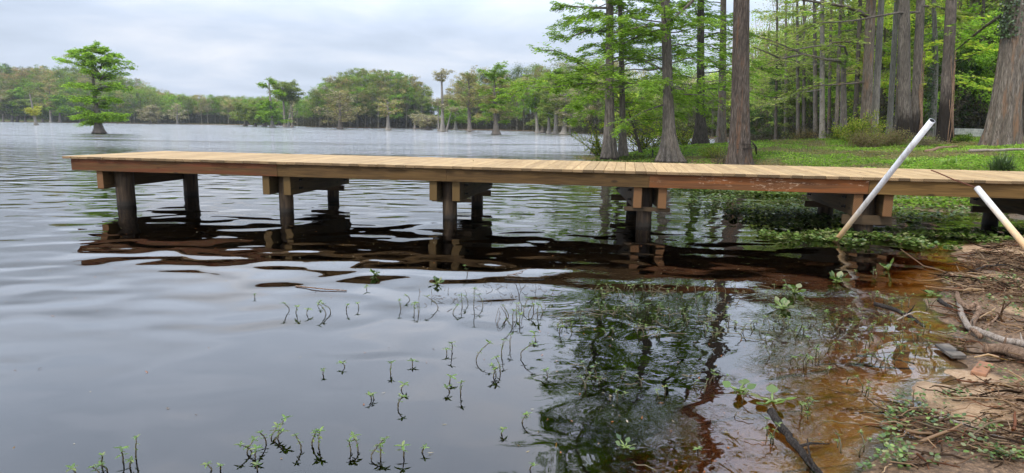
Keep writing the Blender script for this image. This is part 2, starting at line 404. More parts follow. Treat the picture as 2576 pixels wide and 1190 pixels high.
def gz(x, y):
    x = np.asarray(x, float); y = np.asarray(y, float); sh = x.shape
    x = x.ravel(); y = y.ravel()
    s1 = sdist(P1, x, y) + .10 * noise2(x, y, .5, 3); s2 = sdist(P2, x, y) + .35 * noise2(x, y, 2.2, 3, 1)
    s3 = sdist(P3, x, y); s4 = sdist(P4, x, y)
    far = np.clip((y - 45) / 40, 0, 1)
    h1 = np.where(s1 > 0, .012 + .5 * (1 - np.exp(-s1 / 5)), .012 + .10 * s1 - .09 * s1 * s1 * (s1 < 0))
    h1 = np.where(s1 < -1.1, -.207 + .7 * (s1 + 1.1) , h1)
    h2 = np.where(s2 > 0, .02 + (1.33 * (1 - far) + .5 * far) * (1 - np.exp(-s2 / 7)), .02 + .06 * s2 * (1 + far * 2) - .02 * s2 * s2 * (s2 < 0))
    k = np.clip((-118 - x / 1.3) / 45, 0, 1)
    h3 = np.where(s3 > 0, .1 + np.minimum(s3, 8) * .03 + 11 * (k * k * (3 - 2 * k)) * np.clip((s3 - 5) / 34, 0, 1), .2 * s3)
    h4 = np.where(s4 > 0, .1 + .03 * s4, .2 * s4)
    h = np.maximum(np.maximum(h1, h2), np.maximum(h3, h4))
    h = np.maximum(h, -1.1)
    amp = np.where(h > 0, .022, .012)
    near = np.clip(1 - np.hypot(x - 3, y - 5) / 14, 0, 1)
    h = h + amp * noise2(x, y, .22, 4, 2) * near + .03 * noise2(x, y, 1.3, 3, 3) * (h > -.3)
    return h.reshape(sh)
def g1(x, y): return float(gz(np.array([x]), np.array([y]))[0])
def on(px, py, Y):
    """point of the ground at depth Y in the column seen at (px, py)"""
    p = at_y(px, py, Y); p[2] = max(g1(p[0], p[1]), -.3); return p
def grid_axis(c, A, lo, hi, n):
    return c + A * np.sinh(np.linspace(math.asinh((lo - c) / A), math.asinh((hi - c) / A), n))
gx = grid_axis(2.8, 1.6, -1500, 1500, 560); gy = grid_axis(4.5, 1.8, -60, 2500, 560)
GX, GY = np.meshgrid(gx, gy)
GZ = gz(GX, GY)
gv = np.stack([GX, GY, GZ], 2).reshape(-1, 3)
ii = np.arange(len(gy) - 1)[:, None] * len(gx) + np.arange(len(gx) - 1)[None]
gq = np.stack([ii, ii + 1, ii + 1 + len(gx), ii + len(gx)], 2).reshape(-1, 4)
SPOTS = [(tuple(at(2500, 1015)[:2]), .42), (tuple(at(2570, 1075)[:2]), .35), (tuple(at(2470, 705)[:2]), .35), (tuple(at(2430, 660)[:2]), .25), (tuple(at(2420, 960)[:2]), .25), (tuple(at(2520, 640)[:2]), .5), (tuple(at(2570, 800)[:2]), .15)]
def ground_mat():
    m, N, L, o = newmat('ground')
    t = N.new('ShaderNodeTexCoord').outputs['Object']
    sp = N.new('ShaderNodeSeparateXYZ'); L.new(t, sp.inputs[0]); X, Y, Z = sp.outputs
    a = noise_node(N, L, t, 2.3, 6, .6, .3); b = noise_node(N, L, t, 45, 8, .75); c = noise_node(N, L, t, .35, 4)
    sand = ramp(N, [(.3, (.24, .145, .075)), (.5, (.34, .22, .125)), (.7, (.44, .31, .19))]); L.new(b.outputs[0], sand.inputs[0])
    mud = ramp(N, [(.34, (.035, .021, .012)), (.5, (.135, .082, .045)), (.66, (.28, .175, .10))]); L.new(b.outputs[0], mud.inputs[0])
    gras = ramp(N, [(.3, (.035, .05, .012)), (.5, (.075, .105, .02)), (.7, (.13, .125, .05))]); L.new(a.outputs[0], gras.inputs[0])
    bed = ramp(N, [(.36, (.50, .24, .06)), (.5, (.72, .38, .11)), (.64, (.82, .50, .18))]); L.new(b.outputs[0], bed.inputs[0])
    near = maprange(N, L, Y, 7.6, 8.8, 1, 0)
    # bare sand shows in patches of the near bank, litter-dark mud elsewhere
    spots = 0.0
    for (qx, qy), rd in SPOTS:
        d = N.new('ShaderNodeVectorMath'); d.operation = 'DISTANCE'; L.new(mapping(N, L, t, (1, 1, 0)), d.inputs[0]); d.inputs[1].default_value = (qx, qy, 0)
        dn = math_(N, L, 'ADD', d.outputs['Value'], math_(N, L, 'MULTIPLY', a.outputs[0], rd * 1.1))
        spots = math_(N, L, 'MAXIMUM', maprange(N, L, dn, rd * 1.2, rd * 1.6, 1, 0), spots)
    land = mixc(N, L, spots, mud.outputs[0], sand.outputs[0])
    # leaf dross lies in streaks on the shallow bed
    dr = noise_node(N, L, mapping(N, L, t, (.9, 3.5, 1)), 1.5, 5, .6, .6)
    bedc = mixc(N, L, maprange(N, L, dr.outputs[0], .52, .66, 0, .85), bed.outputs[0], (.07, .042, .022))
    nearc = mixc(N, L, maprange(N, L, math_(N, L, 'ADD', Z, math_(N, L, 'MULTIPLY', b.outputs[0], .03)), -.012, .018), bedc, land)
    farc = mixc(N, L, maprange(N, L, Z, .08, .3), mud.outputs[0], gras.outputs[0])
    farc = mixc(N, L, maprange(N, L, c.outputs[0], .5, .68, 0, .6), farc, (.16, .12, .06))
    col_ = mixc(N, L, near, farc, nearc)
    wet = maprange(N, L, Z, .0, .07, .35, .95)
    h = math_(N, L, 'ADD', math_(N, L, 'MULTIPLY', b.outputs[0], .4), a.outputs[0])
    princ(N, L, o, col_, wet, h, 1.0, .035, .3)
    return m
me = mesh_np('ground', gv, gq, mats=[ground_mat()])
ground = bpy.data.objects.new('ground', me); col.objects.link(ground); tag(ground, None, None, kind='structure')

# ---------------------------------------------------------------- water: a closed body, tannin brown, rippled top
def water_mat():
    m, N, L, o = newmat('water')
    t = N.new('ShaderNodeTexCoord').outputs['Object']
    sp = N.new('ShaderNodeSeparateXYZ'); L.new(t, sp.inputs[0]); X, Y = sp.outputs[0], sp.outputs[1]
    # open-water chop grows with distance from the bank, calm in the lee of the dock
    amp = maprange(N, L, Y, 7.0, 19.0, 0, 1)
    left = maprange(N, L, X, -3.5, 1.5, 1, .35)
    gust = maprange(N, L, noise_node(N, L, mapping(N, L, t, (.035, .16, 1), (0, 0, R(6))), 1.0, 5, .7, .4).outputs[0], .38, .62, .25, 1.4)
    w1 = noise_node(N, L, mapping(N, L, t, (1.05, 1.55, 1), (0, 0, R(-16))), 1.0, 0, .4, .9)
    w2 = noise_node(N, L, mapping(N, L, t, (2.0, 4.2, 1), (0, 0, R(10))), 1.0, 1, .4, .5)
    w3 = noise_node(N, L, mapping(N, L, t, (5, 11, 1), (0, 0, R(-5))), 1.0, 2, .5)
    w0 = noise_node(N, L, mapping(N, L, t, (1.7, 2.6, 1), (0, 0, R(20))), 1.0, 0, .3, .3)
    w4 = noise_node(N, L, mapping(N, L, t, (7, 9, 1), (0, 0, R(30))), 1.0, 1, .45, 1.8)
    h = math_(N, L, 'MULTIPLY', w1.outputs[0], math_(N, L, 'ADD', math_(N, L, 'MULTIPLY', math_(N, L, 'MULTIPLY', amp, left), .036), .007))
    h = math_(N, L, 'ADD', h, math_(N, L, 'MULTIPLY', w2.outputs[0], math_(N, L, 'MULTIPLY', math_(N, L, 'MULTIPLY', maprange(N, L, Y, 11, 26), left), .017)))
    h = math_(N, L, 'ADD', h, math_(N, L, 'MULTIPLY', w3.outputs[0], math_(N, L, 'MULTIPLY', math_(N, L, 'MULTIPLY', maprange(N, L, Y, 18, 60), gust), .085)))
    h = math_(N, L, 'ADD', h, math_(N, L, 'MULTIPLY', w0.outputs[0], .018))
    # fine wrinkles among the plants on the right
    wr = math_(N, L, 'MULTIPLY', maprange(N, L, X, .0, .8), maprange(N, L, Y, 8.5, 6.5))
    patch = noise_node(N, L, t, .9, 2)
    wr = math_(N, L, 'MULTIPLY', wr, maprange(N, L, patch.outputs[0], .34, .5))
    h = math_(N, L, 'ADD', h, math_(N, L, 'MULTIPLY', w4.outputs[0], math_(N, L, 'MULTIPLY', wr, .0013)))
    for (cx, cy), fr in RINGS:
        d = N.new('ShaderNodeVectorMath'); d.operation = 'DISTANCE'; L.new(t, d.inputs[0]); d.inputs[1].default_value = (cx, cy, 0)
        dd = math_(N, L, 'ADD', d.outputs['Value'], math_(N, L, 'MULTIPLY', w4.outputs[0], .22))
        rg = math_(N, L, 'MULTIPLY', math_(N, L, 'SINE', math_(N, L, 'MULTIPLY', dd, fr)), maprange(N, L, dd, .05, .6, .00012, 0))
        h = math_(N, L, 'ADD', h, rg)
    b = N.new('ShaderNodeBump'); b.inputs['Strength'].default_value = 1; b.inputs['Distance'].default_value = 1.0
    L.new(h, b.inputs['Height'])
    b2 = N.new('ShaderNodeBump'); b2.inputs['Strength'].default_value = .15; b2.inputs['Distance'].default_value = 1.0; L.new(h, b2.inputs['Height'])
    fr = N.new('ShaderNodeFresnel'); fr.inputs[0].default_value = 1.72; L.new(b2.outputs[0], fr.inputs['Normal'])
    gl = N.new('ShaderNodeBsdfGlossy'); gl.inputs[0].default_value = (1, .975, .94, 1); L.new(maprange(N, L, Y, 10, 90, .015, .07), gl.inputs[1]); L.new(b.outputs[0], gl.inputs['Normal'])
    tr = N.new('ShaderNodeBsdfTransparent')
    x = N.new('ShaderNodeMixShader'); L.new(fr.outputs[0], x.inputs[0]); L.new(tr.outputs[0], x.inputs[1]); L.new(gl.outputs[0], x.inputs[2])
    L.new(x.outputs[0], o.inputs[0])
    va = N.new('ShaderNodeVolumeAbsorption'); va.inputs[0].default_value = (.72, .56, .08, 1); va.inputs[1].default_value = 11.0
    L.new(va.outputs[0], o.inputs['Volume'])
    return m
RINGS = [(tuple(at(1970, 905)[:2]), 150), (tuple(at(1600, 1060)[:2]), 170), (tuple(at(1700, 760)[:2]), 120), (tuple(at(2100, 1130)[:2]), 160)]
g = Geo(); g.box(-1480, 1480, -58, 2480, -4, 0)
water = g.obj('water', water_mat(), smooth=False); tag(water, None, None, kind='structure')

# ---------------------------------------------------------------- the dock
DY, DA, ZT, DW = 9.1155, .1734, .801, 2.34
dock = empty('dock', (0, DY, 0), -DA)
tag(dock, 'long low timber dock with pale plank deck on round wooden piles over the lake', 'dock')
Dx = np.array([math.cos(DA), -math.sin(DA)]); Dn = np.array([math.sin(DA), math.cos(DA)])
def dock_x(px, py, n):
    """local x on the dock line at depth n, in the column seen at (px, py)"""
    v = ray(px, py)[:2]; A = np.array([[v[0], -Dx[0]], [v[1], -Dx[1]]])
    return float(np.linalg.solve(A, np.array([0, DY]) + Dn * n)[1])
rng = rs(11)
g = Geo(); x = -7.36; xe = 13.5
while x < xe:
    bw = .1395 + rng.uniform(-.001, .001); o1, o2 = rng.uniform(-.02, .014, 2); dz = rng.uniform(-.0015, .0015)
    g.box(x, x + bw, -.012 + o1, DW + o2, ZT - .038 + dz, ZT + dz); x += bw + .0045
o = g.obj('deck', DECK, dock, smooth=False)
bv = o.modifiers.new('bevel', 'BEVEL'); bv.width = .003; bv.segments = 1; bv.limit_method = 'ANGLE'
ft = ZT - .0405; fb = ft - .186
sp_ = [dock_x(178, 410, .03)] + [dock_x(p, 450, .03) for p in (698, 1123, 1633, 2188)] + [7.6, xe]
for i, (m_, lb) in enumerate([(FASC_B, 'brown edge board with a red streak'), (FASC_A, None), (FASC_A, None), (FASC_C, 'rust orange edge board with pale flecks'), (FASC_D, 'golden brown edge board'), (FASC_A, None)]):
    g = Geo(); g.box(sp_[i] + .003, sp_[i + 1], .03 + .002 * (i % 2), .068 + .002 * (i % 2), fb + .001 * i, ft)
    o = g.obj('edge_board', m_, dock, smooth=False)
    if lb: o['label'] = lb
    bv = o.modifiers.new('bevel', 'BEVEL'); bv.width = .003; bv.segments = 1
g = Geo(); g.box(sp_[0], xe, DW - .07, DW - .032, fb, ft); o = g.obj('edge_board', FASC_A, dock, smooth=False); o['label'] = 'brown edge board on the far side'
g = Geo(); g.box(sp_[0] + .001, sp_[0] + .04, .074, DW - .075, fb, ft); g.obj('end_board', FASC_A, dock, smooth=False)
for yy in (.6, 1.17, 1.74):
    g = Geo(); g.box(sp_[0] + .045, xe, yy - .02, yy + .02, fb + .004, ft); g.obj('joist', FASC_A, dock, smooth=False)
NP = [(318, 512, .14), (722, 534, .11), (1132, 551, .11), (1619, 566, .108), (2168, 586, .125), (None, None, .115)]
FP = [(481.6, 489), (839, 503), (1200, 516), (1590, 530), (2074, 545), (2492, 553)]
SN, SF = .36, 2.02
bt = fb - .002; bb = bt - .288
def pile(xc, yc, r, seed):
    q = rs(seed); n = 14; zs = np.linspace(-1.2, bt - .003, n)
    P = np.stack([xc + q.normal(0, .002, n), yc + q.normal(0, .002, n), zs], 1)
    g = Geo(); g.tubes(P, r * (1.03 - .04 * np.linspace(0, 1, n)) + q.normal(0, .001, n), 24); return g.obj('pile', PILE, dock)
def bolts(x0, side, ys, parent):
    for y_ in ys:
        for z_ in (bt - .07, bt - .2):
            g = Geo(); g.tubes(np.array([[x0, y_, z_], [x0 + side * .05, y_, z_]]), np.array([.011, .011]), 8)
            g.tubes(np.array([[x0, y_, z_], [x0 + side * .006, y_, z_]]), np.array([.026, .026]), 10)
            g.obj('bolt', IRON, parent)
xs_n = []
for i in range(6):
    px, py, r = NP[i]
    xf = dock_x(FP[i][0], FP[i][1], SF)
    xn = dock_x(px, py, SN) if px else xf
    xs_n.append(xn)
    pile(xn, SN, r, 40 + i); pile(xf if px else xf, SF, r * .93, 60 + i)
    xc = (xn + xf) / 2 if i else xn
    bw = .115
    for sd in ((-1,) if i == 0 else (-1, 1)):
        # each beam runs straight between the two piles of its bent
        x0 = xn + sd * (r + bw / 2 + .004) + (.03 if i == 3 else 0); x1 = xf + sd * (r + bw / 2 + .004)
        y0, y1 = (.075 if sd < 0 else .09), DW - .12
        if i == 5: y0 = .09
        g = Geo(); g.box(-bw / 2, bw / 2, y0, y1, bb, bt)
        sh = (x1 - x0) / (SF - SN)
        v = g.v[0]; v[:, 0] += x0 + sh * (v[:, 1] - SN)
        b = g.obj('beam', BEAM if (i in (0, 3, 4, 5)) else BEAM_G, dock, smooth=False)
        bv = b.modifiers.new('bevel', 'BEVEL'); bv.width = .004; bv.segments = 1
        bolts(x0 + sh * 0 + sd * bw / 2 * (1 if True else 0), sd, (SN + .02,), b)
        bolts(x1 + sd * bw / 2, sd, (SF,), b)
    # short cleats nailed under the beams
    if i:
        yy = SN + r + .02 if i in (1, 2) else SN - r - .02
        hh = .06 if i < 4 else .13
        if i > 1:
            g = Geo(); g.box(xn - .32 + (.03 if i == 3 else 0), xn + .30 + (.05 if i == 3 else 0), yy - .019, yy + .019, bb - hh, bb - .003); g.obj('cleat', BLOCK, dock, smooth=False)
        g = Geo(); g.box(xf - .36, xf + .28, SF - r - .06, SF - r - .015, bb - .1, bb - .003); g.obj('cleat', BLOCK, dock, smooth=False)

# ---------------------------------------------------------------- plastic poles, steel rod, drum
def pvc_mat():
    m, N, L, o = newmat('plastic_pipe')
    t = N.new('ShaderNodeTexCoord').outputs['Object']; sp = N.new('ShaderNodeSeparateXYZ'); L.new(t, sp.inputs[0])
    n = noise_node(N, L, mapping(N, L, t, (14, 14, 4)), 1.2, 5, .6); n2 = noise_node(N, L, t, 60, 4, .7)
    z = math_(N, L, 'ADD', sp.outputs[2], math_(N, L, 'MULTIPLY', n.outputs[0], .35))
    c = ramp(N, [(.0, (.13, .05, .02)), (.2, (.36, .17, .06)), (.42, (.52, .36, .19)), (.62, (.54, .51, .46)), (1, (.62, .63, .65))])
    L.new(maprange(N, L, z, .05, 1.3, 0, 1, False), c.inputs[0])
    cc = mixc(N, L, math_(N, L, 'MAXIMUM', maprange(N, L, n2.outputs[0], .55, .68, 0, .55), maprange(N, L, n.outputs[0], .5, .66, 0, .45)), c.outputs[0], (.26, .21, .155))
    princ(N, L, o, cc, .45); return m
PVC = pvc_mat()
def pipe_thing(name, p0, p1, r, label, cat):
    base = Vector(p0); d = Vector(p1) - base
    P = np.linspace([0, 0, 0], list(d), 6)
    g = Geo(); g.tubes(P, np.full(6, r), 28, cap=False)
    Pi = P.copy(); n0 = g.n; g.tubes(P, np.full(6, r * .88), 28, cap=False)
    # rim between the outer and inner wall at the open top
    k = 28; a = np.arange(k); b = (a + 1) % k; g.q.append(np.stack([5 * k + a, 5 * k + b, n0 + 5 * k + b, n0 + 5 * k + a], 1))
    o = g.obj(name, PVC, None, loc=base); return tag(o, label, cat)
b0 = at(2102, 607, 0); t0 = at_y(2345, 303, 6.7); b0 = b0 - (t0 - b0) * .12
pipe_thing('plastic_pole', b0, t0, .031, 'tall white plastic pole leaning out of the water in front of the dock', 'pole')
t1 = at_y(2458, 473, 6.8); b1 = at_y(2640, 692, 5.8); b1 = b1 + (b1 - t1) * .1
pipe_thing('plastic_pole', b1, t1, .031, 'short white plastic pole leaning left with a rusty rod in its open top', 'pole')
g = Geo(); r1 = at_y(2342, 428, 7.0); r0 = t1 + (b1 - t1) * .08
mid = t1 + np.array([0, 0, .01])
P = np.array([r0, t1, mid * .5 + r1 * .5 + [0, 0, -.012], mid * .15 + r1 * .85 + [0, 0, .0], r1]); g.tubes(P - r0, np.full(5, .0065), 8)
tag(g.obj('steel_rod', RUST, loc=r0), 'thin rusty steel rod sticking out of the short plastic pole', 'rod')
dc = at_y(2226, 556, 10.6); g = Geo()
zz = np.linspace(-.45, 0, 14); rr = np.array([.10, .118] + [.118, .126] * 5 + [.118, .10])
g.tubes(np.stack([zz * 1.0, zz * -.15, zz * 0], 1), rr, 28)
tag(g.obj('plastic_drum', BLACKP, loc=(dc[0], dc[1], .10)), 'black plastic drum lying in the shallows under the dock behind the fifth pile', 'drum')

# ---------------------------------------------------------------- trees
C = lambda *a: np.array(a)
PAL = dict(
    green=C([.125, .20, .028], [.09, .15, .022], [.17, .24, .045], [.06, .11, .02]),
    mid=C([.115, .15, .04], [.15, .18, .055], [.085, .115, .03], [.17, .16, .075]),
    yellow=C([.24, .29, .045], [.16, .24, .035], [.32, .31, .06], [.11, .17, .03]),
    brown=C([.19, .165, .09], [.22, .18, .10], [.15, .17, .06], [.20, .15, .09]),
    bare=C([.20, .175, .13], [.16, .14, .10], [.25, .22, .17], [.13, .14, .065]),
    dark=C([.035, .06, .018], [.05, .08, .025], [.065, .10, .03], [.03, .045, .018]),
    red=C([.22, .145, .085], [.20, .14, .08], [.22, .17, .095], [.15, .14, .06]),
    gold=C([.27, .26, .06], [.22, .23, .05], [.31, .28, .07], [.16, .19, .045]))
def limb_paths(rng, start, az, L_, e0, curv, n=7, wig=.12):
    """B limbs as paths; start [B,3]"""
    B = len(start); u = np.linspace(0, 1, n)
    el = e0[:, None] + curv[:, None] * u[None] + rng.normal(0, wig, (B, n))
    aa = az[:, None] + np.cumsum(rng.normal(0, wig, (B, n)), 1)
    st = (L_ / (n - 1))[:, None]
    dx = np.cos(el) * np.cos(aa) * st; dy = np.cos(el) * np.sin(aa) * st; dz = np.sin(el) * st
    d = np.stack([dx, dy, dz], 2); P = np.cumsum(d, 1) - d[:, :1]
    return start[:, None] + P
def along(P, idx, u):
    """points and directions at parameter u (0..1) of paths P[idx]"""
    n = P.shape[1]; f = np.clip(u, 0, .9999) * (n - 1); i = f.astype(int); w_ = (f - i)[:, None]
    a = P[idx, i]; b = P[idx, i + 1]
    return a * (1 - w_) + b * w_, nrm(b - a)
def sprays(crown, rng, P, per, pal, Lr, Wr, spread, tilt, u0=.08, tint=None):
    """feathery leaf sprays along twigs P [B,n,3]"""
    B = len(P); idx = np.repeat(np.arange(B), per); M = len(idx)
    p, d = along(P, idx, rng.uniform(u0, 1, M))
    p = p + rng.normal(0, spread, (M, 3)) * [1, 1, .55]
    a = rng.uniform(.4, 1.3, M) * rng.choice([-1, 1], M)
    dd = np.stack([d[:, 0] * np.cos(a) - d[:, 1] * np.sin(a), d[:, 0] * np.sin(a) + d[:, 1] * np.cos(a), d[:, 2] * .4 - rng.uniform(.0, .35, M)], 1)
    nn = nrm(np.array([0, 0, 1.]) + rng.normal(0, tilt, (M, 3)))
    c = pal[rng.choice(len(pal), M, p=[.4, .25, .2, .15])] * rng.uniform(1.3, 2.3, (M, 1))
    if tint is not None: c = c * tint[idx][:, None]
    crown.cards(p, dd, nn, rng.uniform(.6, 1.4, M) * Lr, rng.uniform(.7, 1.3, M) * Wr, c)
def trunk_geo(g, rng, base_off, H, r0, top, flare, fh, lobes=7, wander=.02, k=32, n=40, lobamp=.16, z0=-.25, tip=.12):
    u = np.linspace(0, 1, n) ** 1.5; z = z0 + (H - z0) * u
    x = base_off[0] + top[0] * u + wander * H * .25 * np.sin(u * 5 + rng.uniform(0, 6)) * u
    y = base_off[1] + top[1] * u + wander * H * .25 * np.sin(u * 4 + rng.uniform(0, 6)) * u
    P = np.stack([x, y, z], 1)
    zz = np.maximum(z, 0)
    r = r0 * (tip + (1 - tip) * (1 - u) ** .75) * (1 + (flare - 1) * np.exp(-zz / fh)) * (1 + rng.normal(0, .012, n))
    th = np.linspace(0, 2 * PI, k, endpoint=False); ph = rng.uniform(0, 6.28, 3)
    am = lobamp * np.exp(-zz / (fh * 1.6)) + .035
    lb = 1 + am[:, None] * (np.abs(np.cos(lobes / 2 * th[None] + ph[0] + .15 * zz[:, None])) * 1.6 - .9) + .03 * np.cos(3 * th[None] + ph[1] + z[:, None] * .4)
    if k >= 48: lb = lb + .022 * (np.abs(np.sin((k // 9) * th[None] + .8 * np.sin(z[:, None] * 1.3) + ph[2])) * 2 - 1) + .012 * np.sin((k // 5) * th[None] + 1.7 * np.sin(z[:, None] * 2.1) + ph[0])
    g.tubes(P, r, k, lobes=lb[None], cap=False)
    return P, r
def tree(name, label, base, H, r0, bark, seed, top=(0, 0), flare=1.9, fh=.5, c0=.3, c1=.98, reach=3., nl=36, ntw=8, nsp=16, prof='cone',
         pal='green', pal2=None, p2=0., Ls=.2, Ws=.05, e0=(.05, .35), curv=(-.35, .2), cat='tree', group=None, stems=(), azr=None, spread=.07, wander=.03,
         limb_px=(), lobes=7, tip=.12, twig=.32, fan=(), dead=0, lobamp=.16, limbr=.16, tilt=.6, bright=1., trunk_k=28, leafcut=None):
    rng = rs(seed); root = empty(name, tuple(base)); tag(root, label, cat, group)
    tg = Geo(); cg = Geo(); bgm = Geo()
    P, r = trunk_geo(tg, rng, (0, 0), H, r0, top, flare, fh, lobes, wander, trunk_k, tip=tip, lobamp=lobamp)
    allP = [(P, r)]
    tg.obj('trunk', bark, root)
    for (ox, oy, h2, rr, tx, ty) in stems:
        tg = Geo()
        allP.append(trunk_geo(tg, rng, (ox, oy), h2, rr, (tx, ty), flare, fh * .8, lobes, wander, trunk_k, tip=tip, lobamp=lobamp)); tg.obj('trunk', bark, root)
    LP = []; LR = []
    for si, (P, r) in enumerate(allP):
        Hs = P[-1, 2]; nn = nl if si == 0 else max(4, int(nl * .6))
        s = np.clip(np.linspace(c0, c1, nn) + rng.normal(0, .012, nn), .05, .995)
        zt_ = s * Hs; st = np.stack([np.interp(zt_, P[:, 2], P[:, 0]), np.interp(zt_, P[:, 2], P[:, 1]), zt_], 1)
        rr = np.interp(zt_, P[:, 2], r)
        t = (s - c0) / max(c1 - c0, 1e-3)
        if prof == 'col': f = .62 + .38 * np.sin(t * 9 + 1) * (1 - t) + .25 * (t > .5) - .55 * np.clip(t - .85, 0, 1) / .15
        elif prof == 'cone': f = (1 - t) ** .6 * .85 + .15
        elif prof == 'layer': f = .35 + .65 * np.abs(np.sin(t * PI * 2.1 + .9)) * (1 - .45 * t)
        elif prof == 'umbrella': f = .35 + .65 * t ** 1.2
        elif prof == 'dome': f = np.sqrt(np.clip(1 - (t * 1.02 - .25) ** 2 * 1.4, .05, 1))
        else: f = np.ones_like(t)
        Ln = reach * f * rng.uniform(.6, 1.15, nn)
        az = np.arange(nn) * 2.39996 + rng.normal(0, .4, nn) if azr is None else rng.uniform(azr[0], azr[1], nn)
        el = rng.uniform(e0[0], e0[1], nn) + (.45 * t ** 3 if prof != 'umbrella' else 0)
        Pl = limb_paths(rng, st, az, Ln, el, rng.uniform(curv[0], curv[1], nn))
        LP.append(Pl); LR.append(np.minimum(rr * .55, limbr * r0 * (.35 + .65 * Ln / reach)))
    LP = np.concatenate(LP); LR = np.concatenate(LR)
    n = LP.shape[1]
    bgm.tubes(LP, LR[:, None] * np.linspace(1, .18, n)[None], 6, cap=False)
    XP = []
    for pts, Yd, ra, rb in limb_px:                    # single limbs seen in the photograph, at their own depth
        Q = np.array([at_y(a, b, Yd[0] + (Yd[1] - Yd[0]) * i / (len(pts) - 1)) for i, (a, b) in enumerate(pts)]) - base
        uu = np.linspace(0, 1, len(pts)); v = np.linspace(0, 1, 7)
        Q = np.stack([np.interp(v, uu, Q[:, j]) for j in range(3)], 1)
        bgm.tubes(Q, np.linspace(ra, rb, 7), 8, cap=False); XP.append(Q)
    for an, ks in fan:                                 # the same boughs again, turned about the trunk
        for Q, (pts, Yd, ra, rb) in zip(list(XP[:len(limb_px)]), limb_px):
            c_, s_ = math.cos(an), math.sin(an); D = (Q - Q[0]) * ks
            Q2 = np.stack([D[:, 0] * c_ - D[:, 1] * s_, D[:, 0] * s_ + D[:, 1] * c_, D[:, 2] + .12 * rng.normal()], 1) + Q[0]
            bgm.tubes(Q2, np.linspace(ra, rb, 7) * .8, 6, cap=False); XP.append(Q2)
    if XP: LP = np.concatenate([LP, np.array(XP)])
    # twigs left and right of each limb, close to level
    B = len(LP); idx = np.repeat(np.arange(B), ntw); M = len(idx)
    u = rng.uniform(.15, 1, M); p, d = along(LP, idx, u)
    ll = np.linalg.norm(LP[:, -1] - LP[:, 0], axis=1)[idx]
    sgn = rng.choice([-1, 1], M); a0 = np.arctan2(d[:, 1], d[:, 0]) + sgn * rng.uniform(.35, 1.05, M)
    tl = ll * twig * (1.15 - .7 * u) * rng.uniform(.6, 1.3, M) + .12
    TP = limb_paths(rng, p, a0, tl, np.arcsin(np.clip(d[:, 2], -1, 1)) * .5 + rng.normal(0, .16, M), rng.uniform(-.4, .15, M), 4, .12)
    tr_ = np.maximum(.0035, LR.mean() * .22)
    bgm.tubes(TP, tr_ * np.linspace(1, .35, 4)[None] * np.ones((M, 1)), 3, cap=False)
    if nsp > 0:
        pl = PAL[pal]; tint = rng.uniform(.75, 1.25, M) * bright
        keep = np.ones(M, bool) if leafcut is None else rng.uniform(0, 1, M) > leafcut
        k2 = rng.uniform(0, 1, B)[idx] < p2
        if (~k2 & keep).any(): sprays(cg, rng, TP[~k2 & keep], nsp, pl, Ls, Ws, spread, tilt, tint=tint[~k2 & keep])
        if pal2 and (k2 & keep).any(): sprays(cg, rng, TP[k2 & keep], nsp, PAL[pal2], Ls, Ws, spread, tilt, tint=tint[k2 & keep])
        merged('crown', [bgm, cg], [bark, LEAF], root)
    else: pass
    return root
def off(base, px, py, Y=None):
    """offset from base of the point seen at px,py at depth Y"""
    return at_y(px, py, Y or base[1]) - base

# --- the big trees on the near point
b = on(1533, 393, 27.3); o1 = off(b, 1536, 0); s1 = off(b, 1569, 385, 28.2)
st0 = off(b, 1555, 257, 28.2); slx = (off(b, 1547, 130, 28.2)[0] - s1[0])
tree('cypress_tree', 'twin-stemmed green cypress at the water edge, left end of the grassy point', b, 20, .185, BARK_WATER, 101, top=(o1[0] / o1[2] * 20, 0), flare=2.1, fh=.9, c0=.12, reach=4.4,
     nl=84, ntw=14, nsp=42, prof='col', Ls=.17, Ws=.042, e0=(-.05, .3), curv=(-.55, .0), stems=[(s1[0], .9, 14, .13, slx * 1.6, 0)], wander=.02, lobes=9, trunk_k=96,
     limb_px=[([(1530, 200), (1490, 180), (1440, 150), (1395, 132)], (27.3, 26.5), .05, .012), ([(1528, 178), (1470, 160), (1400, 128), (1350, 125)], (27.3, 26), .04, .01),
              ([(1533, 80), (1480, 75), (1430, 95), (1385, 85)], (27.3, 26.5), .045, .01), ([(1535, 20), (1480, 20), (1430, 15), (1390, 12)], (27.3, 26.5), .05, .01)])
b = on(1687, 402, 25.2); o1 = off(b, 1675, 0)
tree('cypress_tree', 'straight green cypress with a wide fluted foot standing right behind the dock', b, 20, .205, BARK_WATER, 102, top=(o1[0] / o1[2] * 20, 0), flare=3.0, fh=.62, c0=.13, reach=4.2,
     nl=84, ntw=13, nsp=40, prof='col', Ls=.16, Ws=.04, e0=(-.1, .3), curv=(-.6, .0), wander=.008, lobes=11, lobamp=.24, trunk_k=120,
     limb_px=[([(1680, 62), (1640, 64), (1590, 72), (1545, 82)], (25.2, 24), .06, .025), ([(1676, 74), (1630, 80), (1590, 98), (1550, 120), (1500, 165)], (25.2, 24.4), .045, .012),
              ([(1745, 0), (1700, 42), (1650, 95)], (24.2, 24.6), .06, .03), ([(1680, 195), (1650, 220), (1625, 245)], (25.2, 24), .04, .012),
              ([(1672, 262), (1620, 280), (1570, 308), (1545, 330)], (25.1, 24), .035, .01), ([(1684, 200), (1705, 238), (1715, 248)], (25.2, 24.8), .03, .012)])
b = on(1762, 385, 31); o1 = off(b, 1764, 0)
tree('cypress_tree', 'slim dark cypress between the fluted cypress and the thick brown trunk, nearest of two', b, 20, .19, BARK_DARK, 103, top=(o1[0] / o1[2] * 20, 0), flare=2.3, fh=.8, c0=.13, reach=4.2,
     nl=76, ntw=12, nsp=36, prof='col', Ls=.18, Ws=.045, e0=(-.1, .3), curv=(-.6, .0), wander=.008, lobes=8)
